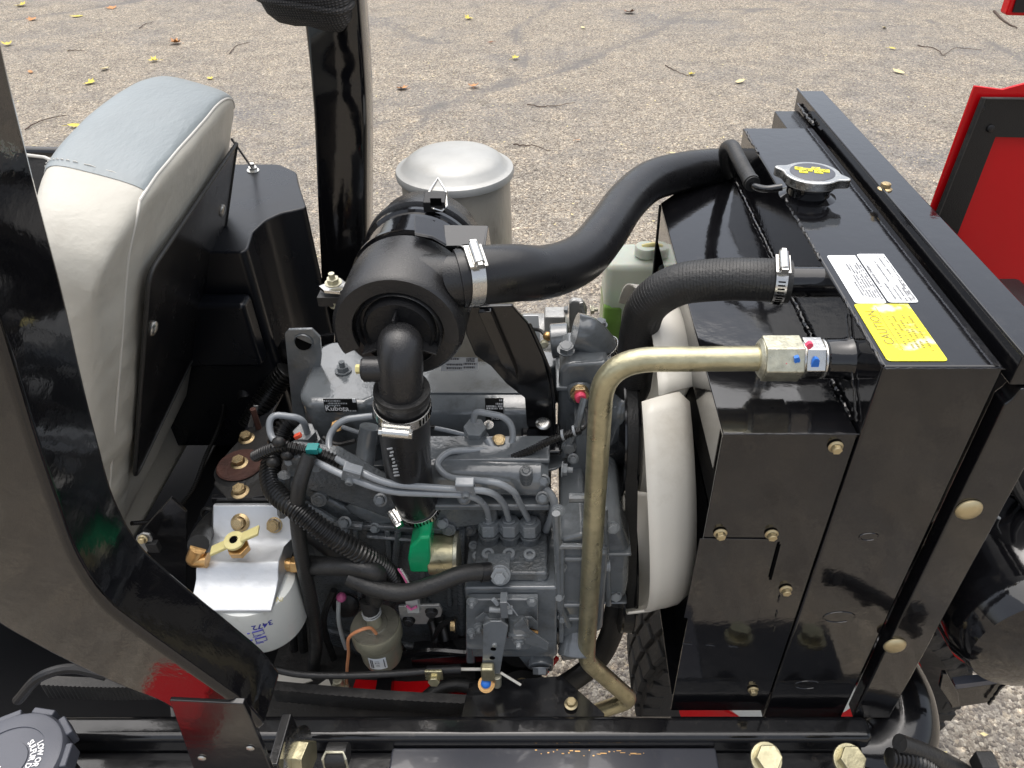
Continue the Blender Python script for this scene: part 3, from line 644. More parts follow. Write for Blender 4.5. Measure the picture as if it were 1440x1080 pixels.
# band plate
bp_ = [PY(584, 305, 0.72), PY(626, 316, 0.72)]
put('band_plate', MB().prism([PY(583, 306, 0.735), PY(623, 316, 0.735), PY(628, 347, 0.70), PY(608, 336, 0.70), PY(583, 331, 0.70)], (0, 0.002, 0.002)), 'black_paint', ac, 0.0006)
put('band_plate', MB().prism([PY(624, 316, 0.735), PY(684, 318, 0.735), PY(680, 345, 0.70), PY(626, 346, 0.70)], (0, 0.002, -0.004)).prism([PY(684, 318, 0.735), PY(680, 345, 0.70), PY(681, 362, 0.705), PY(688, 345, 0.735)], (0.002, 0, 0)), 'black_paint', ac, 0.0006)
# mounting stud at the left
s0 = PY(470, 405, 0.72)
put('mount_tab', MB().prism([PY(448, 402, 0.72), PY(478, 390, 0.735), PY(490, 400, 0.72), PY(478, 410, 0.705), PY(455, 408, 0.71)], (0, 0, -0.004)), 'steel', ac, 0.0005)
bolt(PY(469, 398, 0.715), (0, -0.1, 1), 0.0085, 'zinc_nut', ac, 'stud'); bolt(PY(474, 428, 0.715), (0, -0.1, 1), 0.008, 'zinc_nut', ac, 'hex')
put('rubber_block', MB().obox(PY(470, 417, 0.72), (0.016, 0, 0), (0, 0.012, 0), (0, 0, 0.006)), 'rubber', ac, 0.001)
# bracket that carries the air cleaner
br = MB().prism([PY(u, v, 0.735) for u, v in ((655, 432), (720, 430), (742, 455), (758, 490), (772, 520), (777, 560), (778, 605), (742, 615), (738, 560), (712, 540), (690, 515), (668, 500), (655, 470))], (0, 0.006, 0))
br.prism([PY(742, 455, 0.734), PY(758, 490, 0.734), PY(772, 520, 0.734), PY(777, 560, 0.734), PY(778, 605, 0.734), PY(775, 605, 0.76), PY(772, 560, 0.78), PY(766, 515, 0.79), PY(752, 488, 0.80), PY(738, 455, 0.80)], (0.004, 0, 0.001))
brk = part('air_cleaner_bracket', br, 'black_frame', 'black folded steel bracket carrying the air cleaner', 0.0015)
put('bracket_foot', MB().box(tuple(PY(738, 630, 0.69)-V((0.006, 0, 0.014))), tuple(PY(738, 630, 0.69)+V((0.046, 0.055, -0.006)))), 'black_paint', brk, 0.003)
bolt(PY(764, 596, 0.715), (0, -0.2, 1), 0.010, 'steel', brk, 'dome')
put('bracket_rib', MB().prism([PY(672, 440, 0.725), PY(690, 438, 0.725), PY(725, 520, 0.725), PY(728, 535, 0.725), PY(705, 512, 0.725)], (0, 0.008, 0)), 'black_paint', brk, 0.001)

# --- muffler
mc = PY(640, 240, 1.03)
muf = part('muffler', MB().lathe(V((mc.x, mc.y, mc.z)), (0, 0, -1), [(0.0, 0.0), (0.076, 0.0), (0.078, 0.004), (0.078, 0.40), (0.0, 0.40)], 64), 'muffler_body', 'silver grey steel muffler canister with domed lid', 0)
put('domed_lid', MB().lathe(V((mc.x, mc.y, mc.z+0.004)), (0, 0, 1), [(0.079, -0.010), (0.0835, -0.009), (0.0845, -0.004), (0.083, 0.001), (0.078, 0.002), (0.074, 0.004), (0.068, 0.012), (0.060, 0.0175), (0.048, 0.0205), (0.028, 0.0225), (0.012, 0.0235), (0.0, 0.0235)], 72), 'muffler_cap', muf)

# --- coolant bottle
bo = MB(); b0, b1 = V((0.085, 1.02, 0.80)), V((0.178, 1.10, 1.035)); 
bot = part('coolant_bottle', MB().box(tuple(b0), tuple(b1)), 'bottle_plastic', 'milky white plastic coolant bottle with green coolant', 0.012)
put('coolant', MB().box((0.084, 1.0185, 0.80), (0.120, 1.10, 0.965)), 'coolant', bot, 0.010)
put('bottle_cap', MB().lathe(PY(908, 357, 1.05), (0, 0, 1), [(0, 0.014), (0.016, 0.014), (0.018, 0.011), (0.018, 0.0), (0.013, 0.0), (0.013, -0.02)], 24), 'bottle_plastic', bot)
put('cap_nipple', MB().tube([PY(903, 347, 1.05), PY(917, 344, 1.05), PY(935, 344, 1.06)], 0.004, 10), 'yellow_handle', bot)

# --- roll bar posts
def post_bar(name, cl_pts, hx, hy, label, hyoff=0):
    """rectangular tube: hx half width across, hy half depth along y; centre line in x-z"""
    pts = cl_pts; m_ = MB(); vs2 = []; n = len(pts)
    for i, p in enumerate(pts):
        T = (pts[min(i+1, n-1)]-pts[max(i-1, 0)]).normalized(); T = V((T.x, 0, T.z)).normalized(); nrm = V((-T.z, 0, T.x))
        r = min(hx, hy)*0.22; prof = []
        for sx, sy, a0 in ((1, 1, 0), (-1, 1, 90), (-1, -1, 180), (1, -1, 270)):
            for q in range(4):
                a = R(a0+q*30); prof.append((sx*(hx-r)+r*math.cos(a), sy*(hy-r)+r*math.sin(a)))
        vs2 += [p+nrm*a+V((0, b, 0)) for a, b in prof]
    k = 16; fs2 = [(i*k+j, i*k+(j+1) % k, (i+1)*k+(j+1) % k, (i+1)*k+j) for i in range(n-1) for j in range(k)]+[tuple(range(k)), tuple(range((n-1)*k, n*k))]
    return part(name, m_.add(vs2, fs2), 'black_paint', label, 0, angle=50)
# far post: centre line at y=1.12
FY = 1.10
fpts = catmull([PY(456, -80, FY), PY(463, -10, FY), PY(470, 60, FY), PY(474, 105, FY+0.002), PY(476, 135, FY), PY(478, 170, FY), PY(481, 300, FY), PY(486, 470, FY), PY(492, 640, FY)], 6)
far_post = post_bar('roll_bar_post', [p+V((0, .03, 0)) for p in fpts], 0.0385, 0.030, 'far upright of the black roll bar')
ny0 = 0.352
def C2(a, b, y): return (PY(*a, y)+PY(*b, y))/2
near_pairs = [((-60, 290), (-300, 180)), ((0, 470), (-215, 400)), ((50, 630), (-140, 610)), ((78, 710), (-100, 730)), ((105, 790), (-50, 830)), ((150, 855), (30, 902)), ((235, 915), (115, 945)), ((330, 978), (220, 995)), ((375, 1010), (290, 1040))]
npts = catmull([C2(a, b, ny0)+V((0, 0.035, 0)) for a, b in near_pairs], 5)
def pair_post(name, pairs, y, dy, label, m='black_paint', bev=0.006):
    A = catmull([PY(*a, y) for a, b in pairs], 5); B = catmull([PY(*b, y) for a, b in pairs], 5); n = len(A); vs2 = []
    dyf = dy if callable(dy) else (lambda t: dy)
    for i in range(n):
        o = V((0, dyf(i/(n-1)), 0)); vs2 += [A[i], B[i], B[i]+o, A[i]+o]
    fs2 = [(i*4+j, i*4+(j+1) % 4, (i+1)*4+(j+1) % 4, (i+1)*4+j) for i in range(n-1) for j in range(4)]+[(0, 1, 2, 3), tuple(range((n-1)*4, n*4))]
    return part(name, MB().add(vs2, fs2), m, label, bev, angle=60)
near_pairs = [((-420, -700), (-700, -700)), ((-250, -250), (-500, -250)), ((-150, 20), (-390, 20)), ((-92, 200), (-330, 200)), ((-35, 370), (-250, 380)), ((10, 500), (-180, 540)), ((50, 630), (-110, 710)), ((78, 712), (-70, 795)), ((108, 790), (-20, 868)), ((150, 852), (45, 908)), ((197, 890), (112, 942)), ((250, 928), (170, 968)), ((300, 963), (225, 990)), ((345, 996), (262, 1018)), ((372, 1025), (300, 1050))]
near_post = pair_post('roll_bar_post', near_pairs, ny0, lambda t: 0.074-0.016*t, 'near upright of the black roll bar, bent towards the frame')
# foot plate of the near post
put('foot_plate', MB().prism([PY(u, v, 0.350) for u, v in ((238, 985), (342, 990), (352, 1010), (392, 1110), (282, 1110))], (0, 0.006, 0)), 'black_frame', near_post, 0.001)
for u, v in ((352, 1052), (284, 1066)): bolt(PY(u, v, 0.3495), (0, -1, 0), 0.004, 'steel', near_post, 'dome', 'rivet')
# rolled fabric at the top of the far post
fp_ = [PY(365, -6, 1.07), PY(400, 8, 1.045), PY(440, 12, 1.035), PY(480, 6, 1.05), PY(506, -14, 1.08)]
fb = MB(); vs2 = []; rows_ = [(-0.075, .86, 0.06), (-0.04, 1.0, 0.075), (0.0, 1.02, 0.078), (0.03, 0.98, .07), (0.05, .90, .055), (0.062, .74, .035), (0.066, .4, .02)]
cen = PY(440, 12, 1.10)
for h, k, d in rows_:
    for j in range(28):
        a = 2*math.pi*j/28; ca, sa = math.cos(a), math.sin(a)
        px = math.copysign(abs(ca)**0.7, ca)*0.060*k; py = math.copysign(abs(sa)**0.8, sa)*d
        vs2.append(cen+V((px-0.004, py, -h-0.012*ca*0+0.006*math.sin(3*a)*0.4+0.046-(px*0.16))))
nr_ = len(rows_)
fb.add(vs2, [(i*28+j, i*28+(j+1) % 28, (i+1)*28+(j+1) % 28, (i+1)*28+j) for i in range(nr_-1) for j in range(28)]+[tuple(range(28)), tuple(range((nr_-1)*28, nr_*28))])
pad = part('fabric_pad', fb, 'grey_mesh', 'grey woven fabric pad wrapped round the top of the post', 0, angle=80)
edge_pts = [vs2[3*28+j]+V((0, 0, 0)) for j in range(28)]
put('pad_piping', MB().tube([p*1.0 for p in edge_pts+[edge_pts[0]]], 0.004, 8), 'grey_mesh', pad)

# --- seat back
LEAN = math.atan(0.385); sb = V((-0.405, 0, 1.262)); ub = V((math.sin(LEAN), 0, math.cos(LEAN))); ob = V((math.cos(LEAN), 0, -math.sin(LEAN)))
# local: a = towards the rear (ob), b = up the back (ub) from sb
YN, YF = 0.605, 1.085; TH = 0.105; HB = 0.045; DEEP = 0.455
YAW = R(4.2)
def yawed(p):
    dx, dy = p.x+0.41, p.y-0.67
    return V((-0.41+dx*math.cos(YAW)-dy*math.sin(YAW), 0.67+dx*math.sin(YAW)+dy*math.cos(YAW), p.z))
def seat_pt(yf, s):
    """yf 0..1 across, s 0..1 round the profile: up the front, over the top, down the back"""
    e = abs(yf*2-1); round_ = (1-e**2.6)**0.5 if e < 1 else 0
    y = YN+(YF-YN)*yf
    topd = 0.055*(1-(1-e**4)**0.5)+0.0
    th = TH*(0.30+0.70*round_)
    R_ = th*0.50
    L1 = DEEP; A = math.pi*R_
    tot = 2*L1+A; d = s*tot
    if d < L1: a, b = -th, -L1+d
    elif d < L1+A:
        q = (d-L1)/R_; ca, sa = math.cos(q), math.sin(q)
        ex = 0.5
        a = -R_-math.copysign(abs(ca)**ex, ca)*R_; b = abs(sa)**ex*R_*0.48
    else: a, b = 0.0, -(d-L1-A)
    shift = -(TH-th)*0.25
    bulge = 0.010*math.sin(math.pi*min(1, max(0, (-b)/DEEP)))*(1 if a > -0.01 else -1)*round_
    return yawed(sb+ob*(a+shift+bulge*0.6)+ub*(b-topd+HB-0.030)+V((0, y, 0))), (a, b)
NYS, NPS = 64, 150
grid = [[seat_pt(i/NYS, j/NPS) for j in range(NPS+1)] for i in range(NYS+1)]
# wrinkles
def wr(p):
    lo_ = max(0.0, min(1.0, (1.2-p.z)/0.2)); n1 = mnoise.noise(V((p.x*9, p.y*7, p.z*16)))*0.0022+lo_*(abs(mnoise.noise(V((p.x*6, p.y*10+p.z*8, p.z*14))))**0.7)*0.008+mnoise.noise(V((p.x*30, p.y*22, p.z*45)))*0.0009
    return n1
sv = [g[0]+V((wr(g[0]), wr(g[0]+V((5, 5, 5))), wr(g[0]+V((9, 2, 1)))))*(0.25 if (jj > NPS*0.56 and ii > 10) else 1.0) for ii, row in enumerate(grid) for jj, g in enumerate(row)]
mainf, stripf = [], []
j0, j1 = None, None
for i in range(NYS):
    for j in range(NPS):
        f = (i*(NPS+1)+j, (i+1)*(NPS+1)+j, (i+1)*(NPS+1)+j+1, i*(NPS+1)+j+1); mainf.append(f)
for e_ in (0, NYS): mainf.append(tuple(e_*(NPS+1)+j for j in range(NPS+1)))
mainf.append(tuple(i*(NPS+1) for i in range(NYS+1))); mainf.append(tuple(i*(NPS+1)+NPS for i in range(NYS+1)))
seat = part('seat_back', MB().add(sv, mainf), 'vinyl_light', 'light grey vinyl seat back with darker grey stripe along its top', 0, angle=70)
JA, JB = 58, 81; IA, IB = 13, 62
stv = []; ctr = sb+ob*(-TH/2)
for i in range(IA, IB+1):
    for j in range(JA, JB+1):
        p = grid[i][j][0]; a = grid[i][min(j+1, NPS)][0]-grid[i][j-1][0]; b_ = grid[min(i+1, NYS)][j][0]-grid[i-1][j][0]
        nrm = a.cross(b_).normalized()
        if nrm.dot(p-yawed(ctr+V((0, p.y, 0)))) < 0: nrm = -nrm
        q = sv[i*(NPS+1)+j]; ed = (i in (IA, IB)) or (j in (JA, JB)); stv.append(q+nrm*(0.0006 if ed else 0.0022))
wj = JB-JA+1
put('stripe_panel', MB().add(stv, [(i*wj+j, (i+1)*wj+j, (i+1)*wj+j+1, i*wj+j+1) for i in range(IB-IA) for j in range(JB-JA)]), 'vinyl_grey', seat, 0, 'grey vinyl stripe along the top of the seat back', angle=70)
# stitches across the near end of the stripe, seam along the rear edge and down the near end
st = MB()
for j in range(JA, JB-1):
    a, b_ = grid[IA+1][j][0], grid[IA+1][j+1][0]; n_ = (a-yawed(ctr+V((0, a.y, 0)))).normalized()
    st.tube([a+n_*0.0022+(b_-a)*0.2, a+n_*0.0028+(b_-a)*0.5, a+n_*0.0022+(b_-a)*0.75], 0.0005, 6)
put('stitching', st, 'vinyl_edge', seat)
seam = [sv[i*(NPS+1)+JB] for i in range(11, NYS-1)]
seam2 = [sv[8*(NPS+1)+j] for j in range(JB, NPS, 2)]
def swell(p): 
    return p
put('seam_piping', MB().tube(seam, 0.0016, 8), 'vinyl_edge', seat); 
ns = MB()
nsp = catmull([sv[i*(NPS+1)+j] for i, j in ((11, 81), (9, 83), (7, 87), (6, 93), (5, 102), (4, 115), (4, 130), (4, 148))], 8)
put('seam_piping', MB().tube(nsp, 0.0015, 8), 'vinyl_edge', seat)
# back panel
def bk(y, d): return yawed(sb+ob*0.0060+ub*(HB-0.028-d)+V((0, y, 0)))
bpn = [bk(0.672, 0.060), bk(1.015, 0.050), bk(1.015, 0.345), bk(0.672, 0.372)]
bpp = round_poly(bpn+[bpn[0], bpn[1]], 0.022, 5)[6:]
bp = put('back_panel', MB().prism(bpp, ob*0.004), 'panel_black', seat, 0.0015, 'black plastic panel on the rear of the seat back')
put('panel_trim', MB().tube([p+ob*0.0035 for p in bpp+[bpp[0]]], 0.0024, 8), 'rubber', bp)
for y, d in ((0.70, 0.15), (0.975, 0.135)): bolt(bk(y, d)+ob*0.004, ob, 0.009, 'steel', bp, 'dome', 'screw')
# seat cushion
put('seat_cushion', MB().box((-1.05, 0.60, 0.70), (-0.63, 1.08, 0.83)), 'vinyl_light', seat, 0.03)

# --- black moulded console behind the seat
cz = 1.106
poly = round_poly([V((x, y, 0)) for x, y in ((-.75, 1.25), (-.47, 1.25), (-.43, 1.215), (-.415, 1.17), (-.377, 1.075), (-.392, 1.065), (-.41, 1.055), (-.426, 1.03), (-.433, .99), (-.424, .94), (-.43, .93), (-.75, .93))], 0.008, 3)
con = part('moulded_console', MB().prism([V((p.x, p.y, 0.74)) for p in poly], (0, 0, cz-0.74)), 'console_plastic', 'black moulded plastic console right behind the seat back', 0.014)
put('console_step', MB().box((-0.75, 0.895, 0.93), (-0.432, 0.9295, 1.042)), 'console_plastic', con, 0.008)
bolt(PZ(356, 240, 1.107), (0.1, -0.1, 1), 0.009, 'steel', con, 'stud')
put('stay_wire', MB().tube([PZ(354, 236, 1.118), PY(334, 207, 1.10), PY(326, 196, 1.06)], 0.0018, 8), 'black_cast', con)
# far bits left of the seat
part('rear_rail', MB().tube([PY(-60, 211, 1.55), PY(170, 216, 1.55), PY(260, 218, 1.55)], 0.011, 16), 'black_frame', 'black tube rail beyond the seat', 0)
sbt = MB().prism([PY(10, 213, 1.28), PY(60, 218, 1.28), PY(150, 255, 1.22), PY(150, 330, 1.18), PY(60, 280, 1.24), PY(10, 260, 1.25)], (0.0, 0.02, -0.03))
part('side_bolster', sbt, 'dusty_black', 'dark grey vinyl side bolster beyond the seat', 0.008)
put('bolster_edge', MB().tube([PY(20, 216, 1.27), PY(62, 221, 1.27), PY(150, 258, 1.21)], 0.003, 8), 'vinyl_edge', sbt and bpy.data.objects['side_bolster'])
part('control_knob', MB().sphere(PY(166, 190, 1.35), 0.026, 10, (1, .7, 1)).cyl(PY(166, 190, 1.35), PY(166, 190, 1.35)-V((0, 0, 0.25)), 0.008), 'rubber', 'round black knob beyond the seat', 0)

# --- compartment floor and inner panels
fl = MB().box((-1.10, 0.46, 0.55), (-0.335, 1.30, 0.56)); fl.box((-0.62, 1.02, 0.56), (-0.36, 1.03, 0.80)); fl.box((-0.98, 0.46, 0.30), (-0.345, 0.47, 0.55))
comp = part('compartment_floor', fl, 'matte_black', 'black steel floor of the compartment behind the seat', 0.002)
put('gusset', MB().prism([PY(u, v, 0.95) for u, v in ((395, 480), (470, 470), (470, 520), (410, 555), (390, 560), (345, 650), (330, 640), (375, 560), (385, 500))], (0, 0.006, 0)), 'black_frame', comp, 0.001)
put('diagonal_strap', MB().bar(PY(388, 548, 0.93), PY(262, 790, 0.66), 0.028, 0.006, (0, -1, 1)), 'console_plastic', comp, 0.0015)
put('side_plate', MB().prism([PY(u, v, 0.62) for u, v in ((200, 745), (240, 700), (262, 720), (262, 860), (205, 800))], (0, 0.004, 0.0)), 'black_frame', comp, 0.001)
put('seat_riser', MB().box((-0.60, 0.60, 0.561), (-0.47, 1.02, 0.70)), 'matte_black', comp, 0.008)
lw = catmull([PY(285, 532, 0.97), PY(305, 548, 0.95), PY(314, 570, 0.93), PY(306, 605, 0.90), PY(290, 640, 0.86), PY(270, 690, 0.80), PY(245, 718, 0.76), PY(210, 733, 0.72), PY(185, 736, 0.70)], 8)
put('ribbed_cable', MB().rings(lw, 0.0028, 0.0006, 0.003, 8), 'conduit', comp)
cvt = catmull([PY(405, 520, 0.93), PY(385, 545, 0.92), PY(368, 570, 0.90), PY(350, 600, 0.88)], 8)
put('wiring_conduit', MB().rings(cvt, 0.015, 0.003, 0.006, 12), 'conduit', comp)
put('filler_hose', MB().tube(catmull([PY(292, 490, 1.02), PY(299, 515, 1.0), PY(302, 530, 0.99)], 6), 0.012, 14), 'cast_alu', comp)
put('coupling', MB().tube([PY(330, 470, 1.0), PY(335, 500, 0.98), PY(345, 560, 0.93)], 0.012, 12), 'rubber', comp)
put('coupling_band', MB().cyl(PY(329, 482, 0.99), PY(331, 490, 0.985), 0.0145), 'steel', comp)
put('latch_tab', MB().bar(PY(336, 480, 0.95), PY(357, 500, 0.95), 0.003, 0.010, (0, -1, 0)), 'steel', comp, 0.0005)
put('grommet', MB().lathe(PY(292, 722, 0.70), (0.1, -1, 0.4), [(0.004, 0), (0.007, 0.003), (0.010, 0.001), (0.010, -0.002)], 20), 'rubber', comp)
lt = put('hinge_tab', MB().prism([PY(u, v, 0.60) for u, v in ((192, 755), (200, 750), (210, 752), (214, 760), (203, 785), (186, 775))], (0, 0.003, 0)), 'cast_alu', comp, 0.0008)
bolt(PY(201, 758, 0.598), (0, -1, 0.3), 0.006, 'pale_bolt', comp)
put('hinge_tab', MB().obox(PY(216, 768, 0.60), (0.007, 0, 0), (0, 0.004, 0), (0, 0, 0.008)), 'rubber', comp, 0.001)

# --- engine block and head
eng = part('diesel_engine', MB().box((-0.315, 0.66, 0.50), (0.000, 0.92, 0.845)).box((-0.318, 0.655, 0.8455), (-0.004, 0.905, 0.895)), 'engine_cast', 'grey painted three cylinder diesel engine', 0.006)
# rocker cover: rounded left dome + flat cover
rc = MB(); prof = [(0.735, 0.896), (0.735, 0.955), (0.742, 0.975), (0.760, 0.985), (0.835, 0.985), (0.853, 0.975), (0.860, 0.955), (0.860, 0.896)]
rc.prism([V((-0.215, y, z)) for y, z in prof], (0.205, 0, 0))
cover = put('rocker_cover', rc, 'engine_grey', eng, 0.005)
do = MB(); pts = [(-0.325, 0.745), (-0.310, 0.725), (-0.235, 0.722), (-0.217, 0.735), (-0.217, 0.855), (-0.235, 0.868), (-0.310, 0.865), (-0.325, 0.85)]
do.prism([V((x, y, 0.896)) for x, y in pts], (0, 0, 0.108)); put('rocker_cover', do, 'engine_grey', eng, 0.016)
put('cover_flange', MB().box((-0.32, 0.715, 0.8955), (-0.008, 0.875, 0.903)), 'engine_grey', eng, 0.002)
bolt(PY(482, 518, 0.79)+V((0, 0, -0.004)), (0, 0, 1), 0.010, 'engine_grey', cover, 'stud')
put('cover_ridge', MB().box((-0.205, 0.7345, 0.925), (-0.02, 0.7355, 0.9275)).box((-0.19, 0.765, 0.985), (-0.03, 0.83, 0.988)), 'engine_grey', cover, 0.001)
# lift eye
le = [PY(u, v, 0.80) for u, v in ((400, 470), (405, 464), (438, 463), (450, 475), (452, 500), (445, 560), (430, 590), (412, 590))]
put('lifting_eye', MB().prism(le, (0, 0.005, 0)), 'engine_grey', eng, 0.001)
put('eye_hole', MB().lathe(PY(427, 481, 0.799), (0, 1, 0), [(0.0105, 0.0), (0.0115, -0.0015), (0.0125, 0.0)], 28), 'engine_grey', eng)
put('eye_hole', MB().cyl(PY(427, 481, 0.7995), PY(427, 481, 0.799), 0.0108), 'dark_slot', eng)
# decals on the rocker cover
def decal(quad_px, y, m, parent, lines, name='decal'):
    P = [PY(u, v, y) for u, v in quad_px]; return put(name, MB().prism(P, (0, 0.0006, 0)), m, parent)
dcl = decal([(454, 561), (501, 561), (503, 579), (458, 580)], 0.7205, 'decal_black', eng, None)
a0 = PY(458, 577, 0.7200); text('Kubota', 0.0105, (a0.x, 0.7198, a0.z), (1, 0, 0), (0, 0, 1), 'ink_white', dcl, squash=0.95, font_bold=0.0002)
fl_ = MB()
for u0, u1, v in ((455, 479, 564), (461, 488, 567.5), (457, 479, 570.5), (482, 488, 578), (490, 502, 578)):
    x = u0
    while x < u1:
        l = 1+random.random()*2; p0, p1_ = PY(x, v-1, 0.7197), PY(min(x+l, u1), v+0.8, 0.7197)
        fl_.box((p0.x, 0.7196, p1_.z), (p1_.x, 0.7199, p0.z)); x += l+0.6
put('fine_print', fl_, 'decal_silver', dcl, kind='stuff')
decal([(495, 561), (500, 561), (500.5, 566), (496, 566)], 0.7195, 'decal_white', dcl, None)
dcl2 = decal([(621, 503), (672, 503), (672, 521), (620, 522)], 0.7335, 'decal_silver', cover, None)
fl_ = MB()
for u0, u1, v in ((626, 646, 505), (656, 668, 505), (656, 668, 508), (628, 650, 513), (652, 670, 512), (628, 650, 518), (652, 668, 517)):
    x = u0
    while x < u1:
        l = 1+random.random()*2; p0, p1_ = PY(x, v-1.1, 0.7327), PY(min(x+l, u1), v+0.9, 0.7327)
        fl_.box((p0.x, 0.7325, p1_.z), (p1_.x, 0.7331, p0.z)); x += l+0.7
put('fine_print', fl_, 'decal_ink', dcl2, kind='stuff')
dcl3 = decal([(682, 560), (708, 560), (708, 592), (683, 592)], 0.7337, 'decal_black', cover, None)
a0 = PY(691, 590, 0.7330); text('Ku', 0.009, (a0.x, 0.7329, a0.z), (1, 0, 0), (0, 0, 1), 'ink_white', dcl3, squash=0.95)
fl_ = MB()
for u0, u1, v in ((702, 707, 563), (697, 707, 568), (684, 698, 571.5), (700, 707, 571.5), (684, 700, 574.5), (702, 707, 574.5)):
    x = u0
    while x < u1:
        l = 1+random.random()*2; p0, p1_ = PY(x, v-1.2, 0.7330), PY(min(x+l, u1), v+1.0, 0.7330)
        fl_.box((p0.x, 0.7328, p1_.z), (p1_.x, 0.7332, p0.z)); x += l+0.6
put('fine_print', fl_, 'ink_white', dcl3, kind='stuff')

# head details: bosses, water jacket, manifold
hd = MB()
for u, v, r in ((600, 618, .018), (640, 600, .014), (560, 632, .014), (670, 640, .014), (505, 640, .016)):
    p = PY(u, v, 0.70); hd.cyl(V((p.x, p.y, 0.86)), V((p.x, p.y, 0.908)), r, r*0.85)
put('head_boss', hd, 'engine_cast', eng, 0.002)
put('leak_pipe', MB().tube(catmull([PY(612, 602, 0.71), PY(640, 608, 0.705), PY(660, 614, 0.70)], 6), 0.003, 10), 'pipe_grey', eng)
put('leak_pipe', MB().tube(catmull([PY(480, 600, 0.71), PY(510, 610, 0.71)], 6), 0.003, 10), 'pipe_grey', eng)
# intake manifold (long rounded tube)
m0, m1 = PY(612, 664, 0.66), PY(760, 668, 0.66)
mani = MB().tube([m0-V((0.02, 0, 0)), m0, (m0+m1)/2, m1, m1+V((0.010, 0, 0))], lambda t: 0.026 if 0.03 < t < 0.97 else 0.018, 24)
put('intake_manifold', mani, 'engine_grey', eng)
put('manifold_flange', MB().box((m0.x-0.03, 0.655, m0.z+0.018), (m1.x+0.012, 0.70, m0.z+0.026)).box((m0.x-0.03, 0.632, m0.z-0.040), (m1.x+0.012, 0.668, m0.z-0.030)), 'engine_grey', eng, 0.003)
put('manifold_elbow', MB().tube(catmull([PY(502, 690, 0.668), PY(520, 705, 0.665), PY(555, 712, 0.672), PY(600, 705, 0.68), PY(625, 690, 0.68)], 8), 0.026, 20), 'engine_grey', eng)
put('elbow_neck', MB().tube(catmull([PY(520, 600, 0.70), PY(515, 630, 0.69), PY(512, 665, 0.67), PY(520, 700, 0.65)], 8), 0.0125, 18), 'engine_grey', eng)
put('head_side', MB().prism([PY(u, v, 0.640) for u, v in ((398, 640), (470, 648), (560, 700), (700, 715), (700, 738), (600, 750), (430, 690), (402, 668))], (0, 0.03, 0)), 'engine_cast', eng, 0.006)
# block side plates
blk = MB().prism([PY(u, v, 0.645) for u, v in ((400, 668), (480, 712), (560, 735), (648, 742), (648, 900), (600, 930), (520, 930), (440, 900), (400, 800))], (0, 0.03, 0))
put('block_side', blk, 'engine_cast', eng, 0.006)
rb = MB()
for u in (500, 545, 590, 625): rb.bar(PY(u, 742, 0.643), PY(u+8, 850, 0.643), 0.008, 0.012, (0, -1, 0))
rb.bar(PY(470, 738, 0.642), PY(640, 746, 0.642), 0.010, 0.008, (0, -1, 0)); rb.bar(PY(515, 752, 0.640), PY(640, 762, 0.640), 0.006, 0.010, (0, -1, 0))
put('block_rib', rb, 'engine_cast', eng, 0.003)
for u, v in ((535, 703), (493, 668), (653, 700), (764, 676), (763, 700), (485, 735)): bolt(PY(u, v, 0.628 if v > 690 else 0.64), (0, -0.8, 0.6), 0.0085, 'engine_grey', eng, 'flange')
# mid level gutter under the lines
put('gasket_step', MB().box((-0.30, 0.655, 0.845), (0.0, 0.662, 0.85)), 'engine_cast', eng)
for u, v, r in ((347, 646, .0098), (348, 610, .0098), (337, 693, .0105)): pass

# injection pump
py0, px0, px1 = 0.578, PY(652, 827, 0.578).x, PY(784, 827, 0.578).x; zt_ = PY(652, 827, 0.578).z
pump = part('injection_pump', MB().box((px0, py0, zt_-0.155), (px1, 0.700, zt_)), 'engine_grey', 'grey fuel injection pump with three line nuts on top', 0.004)
put('pump_base', MB().box((px0+0.012, py0+0.010, zt_), (px0+0.105, 0.685, zt_+0.016)), 'engine_cast', pump, 0.004)
for u, v in ((687, 728), (716, 728), (745, 729)):
    p = PY(u, v+4, 0.645); dn = V((0, -0.10, -1)).normalized()
    put('delivery_holder', MB().cyl(p+dn*0.012, p+dn*0.050, 0.0115, 0.013, 20).cyl(p+dn*0.02, p+dn*0.024, 0.0145, n=20).cyl(p+dn*0.036, p+dn*0.05, 0.016, n=20), 'engine_cast', pump, 0.0006)
    put('line_nut', MB().hexa(p+dn*0.018, -dn, 0.0145, 0.018).cyl(p-dn*0.0, p-dn*0.003, 0.009, n=16), 'nut_grey', pump, 0.001)
    bolt(p+V((0, -0.030, -0.036)), (0, -0.1, 1), 0.0095, 'nut_grey', pump, 'socket')
    put('holder_skirt', MB().cyl(p+V((0, -0.030, -0.038)), p+V((0, -0.034, -0.060)), 0.0115, 0.0125, 16).obox(p+V((0, -0.016, -0.046)), (0.011, 0, 0), (0, 0.016, 0), (0, 0, 0.008)), 'engine_cast', pump, 0.001)
for u, v, y, r in ((666, 765, .640, .0075), (672, 780, .620, .0082), (758, 779, .620, .0082), (757, 720, .68, .007)): bolt(PY(u, v+3, y)-V((0, 0, 0.004)), (0, -0.1, 1), r, 'nut_grey', pump, 'socket')
q = PY(758, 800, 0.600)
put('corner_plug', MB().cyl(q-V((0, 0, 0.035)), q+V((0, 0, -0.006)), 0.0155, 0.0125, 24), 'engine_cast', pump, 0.001); bolt(q-V((0, 0, 0.008)), (0, -.05, 1), 0.011, 'nut_grey', pump, 'socket')
q = PY(702, 795, 0.598)
put('inlet_union', MB().obox(q+V((0, 0.0, -0.003)), (0.014, 0, 0), (0, 0.012, 0), (0, 0, 0.012)), 'engine_cast', pump, 0.001)
